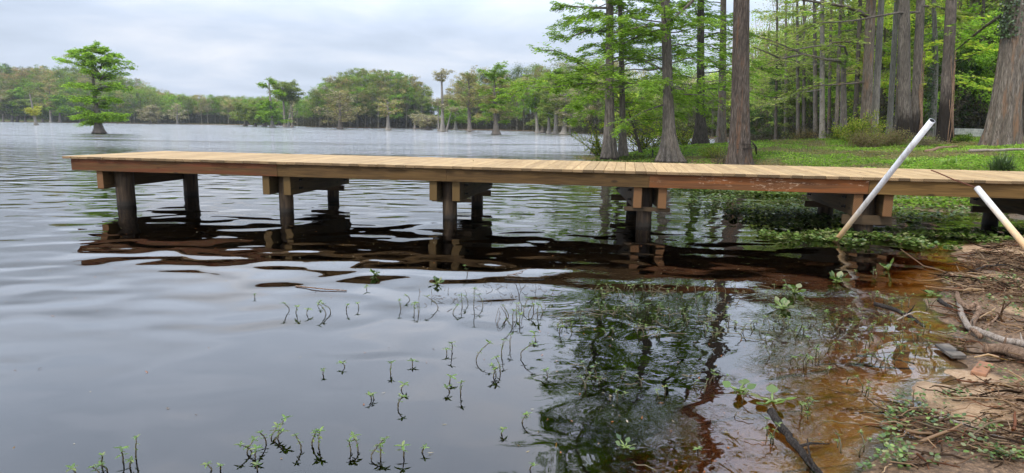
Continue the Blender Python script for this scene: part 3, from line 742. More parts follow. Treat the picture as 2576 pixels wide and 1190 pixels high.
b = on(1815, 378, 36); o1 = off(b, 1820, 0)
tree('pine_tree', 'slim reddish trunk just left of the thick brown cypress trunk', b, 18, .22, BARK_TAN, 104, top=(o1[0] / o1[2] * 18, 0), flare=1.7, fh=.8, c0=.24, reach=2.6,
     nl=40, ntw=9, nsp=22, prof='cone', Ls=.2, Ws=.05, pal='green', wander=.004, lobes=6)
b = on(1863, 415, 21.6); o1 = off(b, 1865, 0)
tr5 = tree('cypress_tree', 'thick shaggy reddish brown cypress trunk right behind the middle of the dock', b, 20, .285, BARK_RED, 105, top=(o1[0] / o1[2] * 20, 0), flare=1.8, fh=.75, c0=.5, reach=3.6,
     nl=44, ntw=12, nsp=24, prof='cone', Ls=.18, Ws=.045, wander=.004, lobes=11, tip=.25, lobamp=.12, trunk_k=120, limbr=.2)
# old rope and wire tied round it
g = Geo(); th = np.linspace(0, 2 * PI, 40); z = [.98, .82]
for k, zz in enumerate(z):
    rr = .285 * (1 + .75 * math.exp(-zz / .75)) * 1.07
    g.tubes(np.stack([np.cos(th) * rr, np.sin(th) * rr, zz + .05 * np.sin(th + k) + .02 * np.sin(3 * th)], 1), np.full(40, .014), 6, cap=False)
g.tubes(np.array([[.2, -.42, .98], [.33, -.36, .86], [.4, -.26, .62]]), np.array([.03, .035, .02]), 6)
tag(g.obj('mooring_rope', DRIFT_D, loc=tuple(b)), 'dark rope and wire tied round the thick brown cypress trunk behind the dock', 'rope')
# a short leaning stem at the foot of the twin cypress
b = on(1617, 383, 29); q = off(b, 1577, 300, 29)
tree('leaning_tree', 'short dark leaning tree beside the foot of the twin cypress', b, 2.6, .07, BARK_DARK, 106, top=(q[0] * 1.2, 0), flare=1.4, fh=.2, c0=.3, reach=1.4, nl=14, ntw=9, nsp=14, prof='flat', pal='yellow', Ls=.12, Ws=.06, wander=.1, k2=0) if False else \
tree('leaning_tree', 'short dark leaning tree beside the foot of the twin cypress', b, 2.6, .07, BARK_DARK, 106, top=(q[0] * 1.2, 0), flare=1.4, fh=.2, c0=.3, reach=1.4, nl=14, ntw=9, nsp=14, prof='flat', pal='yellow', Ls=.12, Ws=.06, wander=.1)
# --- trees of the right bank:  x at base, depth, x at y=0, radius, height, bark, crown start, label
RB = [
 (1955, 60, 1955, .17, 12, BARK_DARK, .25, 'mid', 'slim dark cypress standing in the backwater right of the thick brown trunk', 2.2),
 (1980, 66, 1978, .22, 13, BARK_WATER, .3, 'mid', 'cypress with a broad fluted grey foot beyond the backwater pond', 2.6),
 (2012, 58, 2006, .2, 14, BARK_BURNT, .35, 'mid', 'cypress with a black foot, left one of a close pair beyond the pond', 2.2),
 (2027, 58, 2022, .2, 14, BARK_BURNT, .35, 'green', 'cypress with a black foot, right one of a close pair beyond the pond', 2.2),
 (2057, 50, 2048, .2, 15, BARK_BURNT, .4, 'mid', 'dark footed trunk left of the pale grey trunk at the pond edge', 1.9),
 (2073, 46, 2068, .22, 15, BARK_PALE, .45, 'mid', 'pale grey trunk at the pond edge among dark footed ones', 1.6),
 (2088, 52, 2092, .17, 15, BARK_TAN, .45, 'green', 'thin tan trunk left of the thin black post', 1.5),
 (2107, 46, 2116, .17, 15, BARK_WATER, .45, 'mid', 'thin grey trunk just right of the thin black post', 1.5),
 (2152, 45, 2165, .2, 16, BARK_DARK, .4, 'green', 'brown trunk rising behind the leafy bush', 1.4),
 (2179, 30, 2192, .27, 17, BARK_TAN, .55, 'mid', 'thick reddish brown trunk rising behind the leafy bush', 1.4),
 (2202, 31.5, 2217, .18, 17, BARK_PALE, .55, 'green', 'slim pale trunk right beside the thick reddish trunk', 1.3),
 (2239, 34, 2256, .165, 17, BARK_PALE, .55, 'green', 'slim pale leaning trunk standing alone right of the leafy bush', 1.3),
 (2258, 36, 2268, .14, 16, BARK_TAN, .5, 'yellow', 'thin reddish trunk half hidden behind the dark footed twin trunks', 1.3),
 (2279, 27, 2275, .27, 17, BARK_BURNT, .6, 'green', 'thick grey trunk with a blackened foot, left one of the twin trunks', 1.5),
 (2304, 27.4, 2316, .21, 17, BARK_BURNT, .6, 'green', 'grey trunk with a blackened foot, right one of the twin trunks', 1.5),
 (2345, 33, 2356, .19, 9, BARK_PALE, .3, 'yellow', 'pale crooked tree with vines between the two dark footed trunks', 1.2),
 (2378, 25.5, 2393, .24, 17, BARK_BURNT2, .62, 'green', 'straight trunk charred black to head height left of the huge trunk', 1.4),
 (2465, 42, 2475, .14, 14, BARK_DARK, .35, 'green', 'thin dark trunk in the woods left of the huge trunk', 1.4),
 (2522, 22.5, 2560, .56, 19, BARK_TAN, .6, 'green', 'huge old cypress trunk at the right edge', 1.45),
 (2580, 30, 2590, .25, 16, BARK_DARK, .5, 'green', 'dark trunk behind the huge trunk at the far right edge', 1.3)]
for i, (px, Y, tx, r, H, bk, c0, pal, lab, fl) in enumerate(RB):
    H = H * 1.3 if H > 10 else H; b = on(px, 335, Y); t = off(b, tx, 0); sl = t[0] / t[2]
    big = r > .5; c0 /= 1.3 if H > 10 else 1
    lx = []
    if px == 2179:
        lx = [([(2180, 40), (2140, 20), (2100, 12), (2020, 0)], (30, 27), .10, .04), ([(2175, 111), (2140, 105), (2094, 107), (2068, 128)], (30, 28), .05, .02), ([(2180, 207), (2120, 212), (2050, 216), (1990, 240)], (30, 28), .045, .01)]
    if px == 2304:
        lx = [([(2313, 31), (2250, 32), (2180, 46), (2130, 56), (2070, 54), (2020, 75)], (27, 26), .05, .015), ([(2322, 16), (2350, 14), (2385, 25), (2420, 55)], (27, 26.5), .045, .015)]
    if px == 2522:
        lx = [([(2518, 40), (2480, 65), (2430, 105), (2400, 130)], (22.5, 27), .06, .025)]
    if px == 2073:
        lx = [([(2073, 225), (2020, 232), (1960, 250), (1900, 275)], (46, 42), .04, .01)]
    tree('cypress_tree', lab, b, H, r * (.67 if big else .84), bk, 200 + i, top=(sl * H, 0), flare=1.55 if big else fl * .75 + .45, fh=1.0 if big else .6, c0=c0 * (.8 if px < 2160 else 1), reach=3.4 if px > 2160 else 4.6, nl=34, ntw=9,
         nsp=20 if Y < 40 else 14, prof='cone', pal=pal, pal2='mid', p2=.35, Ls=.24, Ws=.07, wander=.008 if H > 10 else .1, lobes=9, tip=.3, trunk_k=140 if big else (96 if Y < 35 else 28), limb_px=lx, lobamp=.2 if big else .13, bright=1.2,
         e0=(-.1, .35), curv=(-.4, .1))
    if px in (2522, 2378, 2345, 2304):
        q = rs(900 + px); root = bpy.data.objects[[o.name for o in col.objects if o.get('label') == lab][0]]
        rad = r * (.67 if big else .84)
        if px in (2522, 2345):
            n = 1500 if big else 700; zz = q.uniform(3.6, 8, n) if big else q.uniform(.4, 5, n); aa = q.normal(PI * 1.12, .5, n); rr_ = rad * (1.08 if big else 1.3) + np.abs(q.normal(0, .12, n)) * np.clip((zz - 2) / 3, .3, 1)
            g = Geo(); g.cards(np.stack([sl * zz + np.cos(aa) * rr_, np.sin(aa) * rr_, zz], 1), q.normal(0, 1, (n, 3)), nrm(np.stack([np.cos(aa), np.sin(aa), .5 + 0 * aa], 1) + q.normal(0, .4, (n, 3))), .09, .07, PAL['dark'][q.choice(4, n)] * q.uniform(.8, 1.8, (n, 1)))
            g.obj('vine', PLANT, root)
        else:
            m = 9; g = Geo(); a0 = q.uniform(-1.6, -.4, m); u = np.linspace(0, 1, 12)
            zz = u[None] * q.uniform(1.5, 3.6, m)[:, None]; aa = a0[:, None] + .25 * np.sin(u[None] * 6 + a0[:, None] * 5)
            rr_ = rad * (1 + (fl * .75 + .45 - 1) * np.exp(-zz / .6)) * 1.1 + .015
            g.tubes(np.stack([sl * zz + np.cos(aa) * rr_, np.sin(aa) * rr_, zz], 2), np.full((m, 12), .014), 5, cap=False); g.obj('vine', DRIFT, root)
# the crooked pale tree that throws one long limb to the left
b = on(2126, 343, 40); t = off(b, 2122, 160)
tree('crooked_tree', 'pale trunk bent into one long bare limb reaching left over the bank', b, t[2], .21, BARK_WATER, 240, top=(t[0], 0), flare=1.6, fh=.6, c0=.75, c1=.97, reach=2.5, nl=6, ntw=22, nsp=10, pal='brown', pal2='green', p2=.3, wander=.01, tip=.6,
     limb_px=[([(2124, 163), (2112, 155), (2070, 148), (2020, 136), (1965, 148), (1930, 132), (1895, 118)], (40, 36), .10, .025), ([(2124, 160), (2132, 140), (2125, 118), (2090, 112), (2040, 118), (1985, 128), (1940, 110)], (40, 37), .08, .02),
              ([(2020, 136), (1980, 118), (1935, 100), (1900, 92)], (38, 36), .05, .015), ([(1965, 148), (1920, 165), (1885, 190)], (38, 36), .04, .01)], Ls=.2, Ws=.03, twig=.3)

# --- cypresses standing in the lake, each its own tree
def lake_tree(px, py, ty, seed, label, r=.2, reach=2.2, prof='umbrella', pal='mid', c0=.3, nl=22, ntw=8, nsp=20, bark=BARK_WATER, tx=None, flare=2.6, fh=.35, name='cypress_tree', **kw):
    b = at(px, py, -.05); yn = 1.39 * F / max(py - (292 + .015 * px), 5); lim = (258 if px < 600 else 205) - rs(seed).uniform(0, 6)
    if b[1] > lim or b[1] < 0:
        b = at_y(px, py, lim); b[2] = -.05
    t = off(b, tx if tx is not None else px, ty); H = t[2]; sc_ = b[1] / yn; reach *= sc_; r *= sc_; fh *= sc_
    k = max(1.0, b[1] / 60)
    kw.setdefault('Ls', .24 * k ** .8); kw.setdefault('Ws', .06 * k); kw.setdefault('spread', .12 * k); kw.setdefault('tilt', 1.0); nsp = int(nsp * (1.2 if pal in ('green', 'mid', 'yellow', 'gold') else .55)); ntw = 10; kw.setdefault('twig', .42); kw.setdefault('bright', .92)
    return tree(name, label, b, H, r, bark, seed, top=(t[0], 0), flare=min(flare, 2.3), fh=fh * .8, c0=c0, reach=reach, nl=nl, ntw=ntw, nsp=nsp, prof=prof, pal=pal, trunk_k=16, **kw)
b = at(250, 337, -.05)
YL = b[1]
def lb(*pts, dy=0., r=.06): return ([p for p in pts], (YL, YL + dy), r, r * .25)
lone = [lb((253, 205), (235, 185), (205, 165), (180, 155), (155, 150), r=.08), lb((250, 190), (230, 165), (205, 150), (190, 135), (172, 140), dy=-.6, r=.07), lb((252, 200), (275, 185), (300, 172), (330, 170), dy=.4, r=.07),
        lb((251, 175), (265, 160), (290, 150), (325, 158), dy=.5), lb((250, 160), (225, 145), (200, 128), (185, 128)), lb((250, 150), (270, 138), (290, 135), (305, 142)), lb((248, 135), (235, 124), (222, 122), r=.03), lb((248, 132), (258, 124), (268, 126), r=.03),
        lb((250, 222), (225, 215), (190, 210), (166, 212), dy=-.5, r=.05), lb((250, 220), (280, 216), (305, 217), (325, 222), dy=.6, r=.05), lb((250, 252), (215, 250), (182, 246), dy=-.4, r=.05), lb((250, 255), (285, 250), (300, 256), dy=.5, r=.04),
        lb((250, 285), (215, 288), (185, 296), dy=-.5, r=.05), lb((250, 290), (290, 288), (320, 290), dy=.3, r=.05), lb((250, 295), (235, 305), (205, 314), dy=-.4, r=.04), lb((250, 296), (275, 298), (312, 300), dy=.3, r=.04)]
tree('cypress_tree', 'lone green cypress with layered boughs standing in the open lake on the left', b, off(b, 250, 119)[2], .24, BARK_WATER, 301, top=(-.15, 0), flare=2.9, fh=.75, c0=.12, c1=.97, reach=1.5, nl=14, ntw=18, nsp=21,
     prof='layer', pal='green', pal2='mid', p2=.1, Ls=.24, Ws=.075, tilt=1.3, bright=1.15, limb_px=lone, fan=((.6, .85), (-.6, .85), (1.3, .5)), lobes=8, e0=(-.05, .4), curv=(-.4, .1), limbr=.2, wander=.03, spread=.14, twig=.38)
LT = [
 dict(px=92, py=315, ty=236, tx=74, seed=302, label='dead grey snag leaning left with a yellow leafy vine round its middle', r=.2, pal='gold', c0=.34, c1=.5, nl=9, nsp=9, reach=.9, prof='flat', bark=BARK_PALE, name='dead_tree', flare=1.9, tip=.35),
 dict(px=7, py=301, ty=245, seed=303, label='bare cypress at the left edge of the far shore', pal='bare', reach=3.5, r=.3),
 dict(px=30, py=302, ty=236, seed=304, label='green cypress on the far shore, second from the left edge', pal='mid', reach=4, r=.35, prof='dome'),
 dict(px=43, py=302, ty=228, seed=305, label='green cypress on the far shore, third from the left edge', pal='green', reach=4, r=.35, prof='dome'),
 dict(px=63, py=302, ty=252, seed=306, label='small cypress on the far shore just left of the dead snag', pal='mid', reach=4, r=.3),
 dict(px=107, py=304, ty=268, seed=307, label='low squat cypress on the far shore just right of the dead snag', pal='mid', reach=4, r=.35),
 dict(px=128, py=304, ty=211, tx=123, seed=308, label='tall cypress with flat tan layers of boughs left of the lone cypress', pal='brown', reach=4.2, r=.4, prof='layer', bark=BARK_PALE),
 dict(px=150, py=304, ty=245, seed=309, label='dark footed cypress on the far shore behind the left boughs of the lone cypress', pal='green', reach=4.5, r=.4, prof='dome'),
 dict(px=378, py=309, ty=272, seed=310, label='small bleached bare cypress right of the lone cypress', pal='bare', reach=3.4, r=.22, prof='dome', c0=.2, nl=30),
 dict(px=446, py=313, ty=264, seed=311, label='small bare spreading cypress in open water left of centre', pal='bare', reach=3.2, r=.2, prof='cone', c0=.25, nsp=8, bark=BARK_PALE),
 dict(px=617, py=318, ty=268, seed=312, label='pale green cypress left of the group of tall thin cypresses', pal='mid', reach=3.4, r=.3, prof='layer', c0=.2),
 dict(px=642, py=318.5, ty=272, seed=313, label='thin dark little cypress left of the group of tall thin cypresses', pal='mid', reach=1.6, r=.2, prof='cone', c0=.2),
 dict(px=666, py=318.5, ty=262, seed=314, label='bushy green cypress close left of the tall bare topped one', pal='green', reach=3, r=.28, prof='dome', c0=.15),
 dict(px=686, py=321, ty=208, tx=676, seed=315, label='tall cypress with a bare forked top and green lower boughs', pal='green', reach=3.0, r=.3, prof='cone', c0=.12, c1=.55, nl=24, bark=BARK_PALE, flare=2.8, tip=.3, limb_px=[([(676, 225), (668, 215), (655, 212)], (127, 127), .12, .04), ([(678, 240), (695, 232), (712, 236)], (127, 127), .12, .04), ([(676, 215), (685, 206), (682, 200)], (127, 127), .1, .03)]),
 dict(px=717, py=320, ty=206, tx=709, seed=316, label='tall cypress with a flat layered green top in the group left of centre', pal='mid', reach=3.4, r=.28, prof='umbrella', c0=.6, nl=26, flare=2.6),
 dict(px=724, py=320, ty=222, tx=739, seed=317, label='tall cypress leaning right with a flat green top in the group left of centre', pal='mid', reach=3.0, r=.22, prof='umbrella', c0=.62, nl=20, bark=BARK_PALE),
 dict(px=735, py=321, ty=256, seed=318, label='thin bare pole of a dead tree right of the tall group', pal='bare', reach=1.2, r=.2, prof='cone', c0=.2, nl=10, nsp=5, name='dead_tree'),
 dict(px=855, py=325, ty=240, seed=319, label='broad bleached twiggy cypress in front of the left side of the domed grove', pal='bare', pal2='brown', p2=.5, reach=4.0, r=.32, prof='dome', c0=.15, nl=46, nsp=16, e0=(.1, .5)),
 dict(px=977, py=328, ty=256, tx=975, seed=320, label='pale bare cypress trunk with crooked arms in front of the domed grove', pal='brown', reach=3.2, r=.3, prof='umbrella', c0=.5, nl=16, nsp=14, bark=BARK_PALE, flare=2.6, tip=.35, limb_px=[([(976, 285), (990, 280), (1004, 275)], (110, 110), .1, .03), ([(975, 270), (966, 264), (958, 263)], (110, 110), .1, .03)]),
 dict(px=1043, py=326, ty=314, seed=321, label='small dark stump in the water left of the low umbrella cypresses', pal='bare', reach=.3, r=.25, c0=.8, nl=3, nsp=0, name='tree_stump', flare=1.6, tip=.5),
 dict(px=1059, py=325.5, ty=300, seed=322, label='low grey umbrella cypress, smaller one of the pair right of the grove', pal='bare', reach=2.4, r=.3, prof='umbrella', c0=.4, flare=2),
 dict(px=1078, py=328, ty=296, seed=323, label='low grey umbrella cypress, larger one of the pair right of the grove', pal='bare', reach=3.2, r=.45, prof='umbrella', c0=.35, nl=28, flare=2),
 dict(px=1113, py=331.5, ty=177, tx=1112, seed=324, label='very tall thin bare cypress rising above the treeline with a second leaning stem', pal='bare', reach=2.0, r=.26, prof='umbrella', c0=.82, nl=16, nsp=14, bark=BARK_PALE, flare=3.0, fh=.9, stems=[(.7, .2, 4.9, .17, 1.3, 0), (-.8, .4, 6.5, .14, -.2, 0)], tip=.3),
 dict(px=1146, py=327, ty=262, seed=325, label='pale cypress on the shore between the tall bare one and the brown one', pal='green', reach=3, r=.3, prof='dome', bark=BARK_PALE),
 dict(px=1182, py=331, ty=192, tx=1178, seed=326, label='tall cypress with a rounded brown twiggy crown on the far right shore', pal='brown', pal2='mid', p2=.3, reach=3.6, r=.34, prof='dome', c0=.35, nl=44, flare=2.8, e0=(.2, .7)),
 dict(px=1248, py=339, ty=176, tx=1243, seed=327, label='tall green cypress on a wide square cut foot in the water', pal='green', pal2='brown', p2=.3, reach=3.2, r=.3, prof='layer', c0=.2, nl=46, flare=2.7, fh=.6),
 dict(px=1352, py=336, ty=212, tx=1345, seed=328, label='pale trunked cypress with a green top right of the yellow lawn', pal='green', reach=3.0, r=.24, prof='umbrella', c0=.45, nl=30, bark=BARK_PALE, flare=2.8),
 dict(px=1366, py=334.5, ty=296, seed=329, label='short dark footed cypress right of the yellow lawn', pal='mid', reach=2, r=.3, prof='dome', c0=.4),
 dict(px=1381, py=337, ty=232, seed=330, label='pale trunked cypress, shorter neighbour in the fluted cluster', pal='mid', reach=2.4, r=.24, prof='umbrella', c0=.4, nl=26, bark=BARK_PALE, flare=2.8),
 dict(px=1398, py=338, ty=178, tx=1400, seed=331, label='tall pale cypress in the fluted cluster on the right shore', pal='mid', pal2='green', p2=.4, reach=3.2, r=.28, prof='cone', c0=.3, nl=40, bark=BARK_PALE, flare=2.8),
 dict(px=1419, py=339, ty=228, tx=1424, seed=332, label='wide fluted grey cypress at the right end of the cluster', pal='bare', pal2='mid', p2=.5, reach=2.6, r=.36, prof='umbrella', c0=.35, nl=30, bark=BARK_PALE, flare=2.4, stems=[(.9, .1, 3.5, .25, .2, 0)])]
for d in LT: lake_tree(**d)
for k, (px, py, lab) in enumerate([(1491, 386, 'small dark cypress knee alone in the water left of the twin cypress'), (1511, 384, 'dark cypress knee touching the foot of the twin cypress')]):
    g = Geo(); q = rs(400 + k); u = np.linspace(0, 1, 6)
    g.tubes(np.stack([q.normal(0, .02, 6), q.normal(0, .02, 6), -.2 + u * .42], 1), np.array([.2, .19, .17, .14, .1, .03]) * (1 + .3 * k), 14)
    tag(g.obj('cypress_knee', BARK_DARK, loc=tuple(at(px, py, 0))), lab, 'tree root')

# ---------------------------------------------------------------- woods that read as one mass
def wood(name, label, trees, seed, size, ncard, trunkc=(.27, .24, .2), cat='woodland', flat=.6, twigs=26, under=1.0, gain=1.0):
    rng = rs(seed); g = Geo(); q = len(trees)
    for (x, y, z, H, Rr, pals, c0) in trees:
        pl = PAL[pals]; tb = rng.uniform(.75, 1.3) * 1.4 * gain
        ncl = rng.randint(26, 38)
        th = rng.uniform(0, 2 * PI, ncl); cz = rng.uniform(c0, 1, ncl) ** .8
        wd = np.sqrt(np.clip(1 - ((cz - .62) / (.42 if c0 > .3 else .66)) ** 2, .03, 1)); rad = Rr * wd * rng.uniform(.25, 1, ncl) ** .6
        cc = np.stack([np.cos(th) * rad, np.sin(th) * rad, cz * H], 1)
        idx = rng.randint(0, ncl, ncard); M = ncard
        p = cc[idx] + rng.normal(0, 1, (M, 3)) * Rr * .17 * [1, 1, flat]
        c = pl[rng.choice(4, M, p=[.4, .25, .2, .15])] * (rng.uniform(.75, 1.25, ncl)[idx] * rng.uniform(.75, 1.3, M) * tb)[:, None]
        dd = nrm(rng.normal(0, 1, (M, 3)) * [1, 1, .5]); nn = nrm(rng.normal(0, 1, (M, 3)) + [0, -.3, .7])
        g.cards(p + [x, y, z], dd, nn, size * rng.uniform(.5, 1.5, M), size * .42 * rng.uniform(.6, 1.4, M), c)
        um = ncard // 3; pu = rng.normal(0, 1, (um, 3)) * [Rr * .7, Rr * .7, 0]; pu[:, 2] = rng.uniform(0, .42, um) ** 1.3 * H
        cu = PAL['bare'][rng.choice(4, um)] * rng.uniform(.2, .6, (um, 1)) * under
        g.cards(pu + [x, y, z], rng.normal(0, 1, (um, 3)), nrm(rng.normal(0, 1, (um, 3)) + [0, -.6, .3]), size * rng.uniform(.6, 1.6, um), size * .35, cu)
        # trunk and rising limbs
        u = np.linspace(0, 1, 6); lx = rng.normal(0, .03, 2) * H
        P = np.stack([x + lx[0] * u, y + lx[1] * u, z - .3 + (H * .9) * u], 1); tc_ = np.array(trunkc) * rng.uniform(.45, 1.25)
        g.tubes(P, H * .016 * np.array([1.9, 1.1, .85, .6, .4, .15]), 6, c=tc_, cap=False)
        k = twigs; s = rng.uniform(.3, .85, k); e_ = cc[rng.randint(0, ncl, k)]
        st = np.stack([x + lx[0] * s, y + lx[1] * s, z + H * .9 * s * np.minimum(1, .9 * e_[:, 2] / (s * H + .01))], 1)
        e_ = e_ + [x, y, z]; m_ = (st + e_) / 2 + rng.normal(0, .12, (k, 3)) * Rr * .6
        g.tubes(np.stack([st, m_, e_], 1), H * .0045 * np.array([1, .7, .3])[None] * np.ones((k, 1)), 3, c=tc_ * 1.05, cap=False)
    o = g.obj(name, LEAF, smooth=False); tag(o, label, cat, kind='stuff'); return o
rng = rs(77)
def pick(ps, ws): return ps[rng.choice(len(ps), p=np.array(ws) / sum(ws))]
# far left shore, rising into a low hill; rows one behind the other
T = []
for row in range(7):
    for px in np.arange(-140, 830, 15.5 if row else 13):
        pxx = px + rng.uniform(-7, 7); Y = 1.3 * (207 + row * 7.5 + rng.uniform(-2.5, 2.5) + (8 if px > 640 else 0))
        X = at_y(pxx, 300, Y)[0]
        if sdist(P3, np.array([X]), np.array([Y]))[0] < .5: continue
        H = 1.3 * rng.uniform(8.2, 10.6) * (1.0 if row else .9) * (1.06 if px < 400 else .92)
        T.append((X, Y, g1(X, Y), H, 1.3 * rng.uniform(2.0, 3.0), pick(['mid', 'brown', 'green', 'red', 'bare', 'gold', 'dark'], [5, 3.2, 4, 2.6, .4, .15, 1.2]) if row > 1 else pick(['mid', 'green', 'brown', 'bare'], [4, 4, 1.5, .5]), .3 if row else .2))
wood('far_woodland', 'far wood of bare brown and green trees along the left shore, rising into a low hill', T, 71, .42, 1700, twigs=20)
# the domed grove
T = []
for row in range(8):
    Y0_ = 1.3 * (163 + row * 2.6)
    for xx in np.arange(-55.5 * 1.3, -19.5 * 1.3, 2.6):
        X = xx + rng.uniform(-.7, .7); Y = Y0_ + rng.uniform(-1, 1)
        if sdist(P4, np.array([X]), np.array([Y]))[0] < .3: continue
        k = (X / 1.3 + 37.5) / 18.5; dome = 1.3 * 15.6 * math.sqrt(max(.05, 1 - abs(k) ** 2.4)) * (.62 + .38 * min(1, row / 4)) * (.97 if k < 0 else .95)
        T.append((X, Y, .1, max(7.0, dome * rng.uniform(.93, 1.05)), 1.3 * rng.uniform(1.8, 2.5), pick(['mid', 'green', 'brown', 'bare', 'red', 'gold'], [6, 4, 3, .6, .5, .12]), .2))
wood('cypress_grove', 'dense rounded grove of cypresses on its own in the lake', T, 72, .42, 1900, twigs=34)
# behind and right of the grove as far as the near point
T = []
for row in range(5):
    for px in np.arange(1070, 1560, 17 if row < 3 else 22):
        pxx = px + rng.uniform(-8, 8); Y = np.interp(pxx, [1070, 1270, 1400, 1500, 1700], [203, 191, 168, 130, 102]) + 3 + row * 6 + rng.uniform(-2, 2)
        X = at_y(pxx, 320, Y)[0]
        if sdist(P2, np.array([X]), np.array([Y]))[0] < .4: continue
        ty = np.interp(pxx, [1070, 1100, 1140, 1190, 1240, 1290, 1350, 1400, 1600], [268, 250, 222, 195, 190, 180, 172, 165, 150]) + rng.uniform(-6, 18) + (3 - row) * 14
        z = g1(X, Y); H = max(3.5, at_y(pxx, ty, Y)[2] - z)
        T.append((X, Y, z, H, H * rng.uniform(.17, .24), pick(['mid', 'green', 'brown', 'bare', 'dark', 'yellow'], [3, 5, 2, 1.2, 1.2, 1]) , .2 if row < 2 else .35))
wood('shore_woodland', 'green and tan wood along the far shore between the domed grove and the near point', T, 73, .34, 2800, twigs=34)
T = []
for row in range(4):
    for px in np.arange(1430, 1960, 20):
        pxx = px + rng.uniform(-8, 8); Y = np.interp(pxx, [1430, 1500, 1700, 1900, 2000], [150, 131, 102, 94, 82]) + 3 + row * 5 + rng.uniform(-2, 2)
        X = at_y(pxx, 330, Y)[0]
        ty = 175 + rng.uniform(-20, 35) + (3 - row) * 16; z = g1(X, Y); H = max(2.5, at_y(pxx, ty, Y)[2] - z)
        T.append((X, Y, z, H, H * rng.uniform(.25, .33), pick(['mid', 'green', 'brown', 'bare', 'yellow'], [3, 5, 1.3, 1.5, 2.5]), .12))
wood('backwater_woodland', 'bright green wood seen across the backwater behind the near trees', T, 74, .30, 2600, twigs=30, gain=1.15)
# the dense woods on the right bank
T = []
for row in range(6):
    for px in np.arange(1900, 2860, 34):
        Yb = np.interp(px, [1900, 2060, 2150, 2600, 2860], [74, 60, 46, 42, 40]); Y = Yb + row * 6.5 + rng.uniform(-3, 3)
        pxx = px + rng.uniform(-16, 16); X = at_y(pxx, 330, Y)[0]; z = g1(X, Y)
        H = rng.uniform(11, 17) * (.75 if row == 0 else 1)
        if row == 0: H *= rng.uniform(.5, 1)
        T.append((X, Y, z, H, H * rng.uniform(.16, .24), pick(['green', 'yellow', 'mid', 'dark', 'brown'], [5, 3.5, 2, 3.2, .8]), .1 if row < 3 else .25))
wood('bank_woodland', 'dense bright and dark green wood closing the right bank', T, 75, .20, 5200, trunkc=(.24, .20, .16), twigs=24, gain=1.3)

# ---------------------------------------------------------------- bushes, logs, grass on the right bank
def bush(name, label, px, py, Y, w_, h_, pal, seed, n=3500, size=.07, cat='bush', stems=30):
    b = on(px, py, Y); rng = rs(seed); root = empty(name, tuple(b)); tag(root, label, cat)
    k = stems; a = rng.uniform(0, 2 * PI, k); ll = h_ * rng.uniform(.6, 1.15, k)
    st = rng.normal(0, w_ * .18, (k, 3)) * [1, 1, 0]
    P = limb_paths(rng, st, a, ll, rng.uniform(.6, 1.35, k), rng.uniform(-.7, 0, k), 6, .15)
    g = Geo(); g.tubes(P, h_ * .008 * np.linspace(1, .4, 6)[None] * np.ones((k, 1)), 4, cap=False); g.obj('stems', DRIFT if pal in ('brown', 'bare') else BARK_DARK, root)
    g = Geo(); idx = rng.randint(0, k, n); p, d = along(P, idx, rng.uniform(.15, 1, n)); p += rng.normal(0, w_ * .07, (n, 3)) * [1, 1, .7]; p[:, 2] = np.abs(p[:, 2])
    pl = PAL[pal]; c = pl[rng.choice(4, n)] * rng.uniform(.65, 1.35, (n, 1)) * rng.uniform(.7, 1.2, k)[idx][:, None]
    g.cards(p, rng.normal(0, 1, (n, 3)), nrm(rng.normal(0, .6, (n, 3)) + [0, 0, 1]), size * rng.uniform(.6, 1.5, n), size * .5, c); g.obj('leaves', LEAF, root)
    return root
bush('leafy_bush', 'rounded bright green bush in front of the thick reddish trunk', 2160, 345, 27, 1.5, 1.25, 'yellow', 501, 5000, .08)
bush('leafy_bush', 'low green bush left of the rounded bright green one at the pond edge', 2118, 362, 29, 1.1, .7, 'yellow', 502, 2600, .08)
bush('twiggy_bush', 'brown twiggy bush in front of the rounded green bush', 2180, 368, 25, 1.5, .8, 'brown', 503, 3000, .06, stems=60)
bush('twiggy_bush', 'brown twiggy bush at the foot of the dark footed twin trunks', 2245, 360, 25, 1.3, .7, 'brown', 504, 2600, .06, stems=60)
bush('twiggy_bush', 'dry tan brush under the charred trunk', 2330, 355, 24, 1.0, .5, 'bare', 505, 1500, .05, stems=50)
bush('leafy_bush', 'small green bush right of the charred trunk', 2425, 350, 25, .8, .35, 'green', 506, 1500, .06)
bush('leafy_bush', 'bright green shrub left of the foot of the thick shaggy trunk', 1790, 398, 25.5, .9, .55, 'yellow', 507, 1800, .06)
bush('twiggy_bush', 'sparse reddish brush left of the foot of the thick shaggy trunk', 1820, 405, 23.5, .8, .9, 'red', 508, 380, .05, stems=46)
bush('leafy_bush', 'sparse yellow green shrub over the water left of the twin cypress', 1508, 365, 30, .8, 1.9, 'yellow', 509, 1500, .10, stems=24)
bush('leafy_bush', 'leafy green bush between the twin cypress and the fluted cypress', 1625, 362, 33, 1.4, 2.4, 'yellow', 510, 2600, .10, stems=44)
bush('leafy_bush', 'leafy green bush between the fluted cypress and the slim dark one', 1722, 372, 34, .9, 2.1, 'yellow', 511, 1700, .10, stems=34)
bush('twiggy_bush', 'reddish dry reeds beside the fallen pale trunk', 2015, 384, 30, 1.2, .6, 'red', 512, 900, .07, stems=90)
bush('twiggy_bush', 'bare black twiggy shrub in the shallows under the dock', 2075, 528, 11.6, .45, .55, 'dark', 513, 130, .035, stems=16)
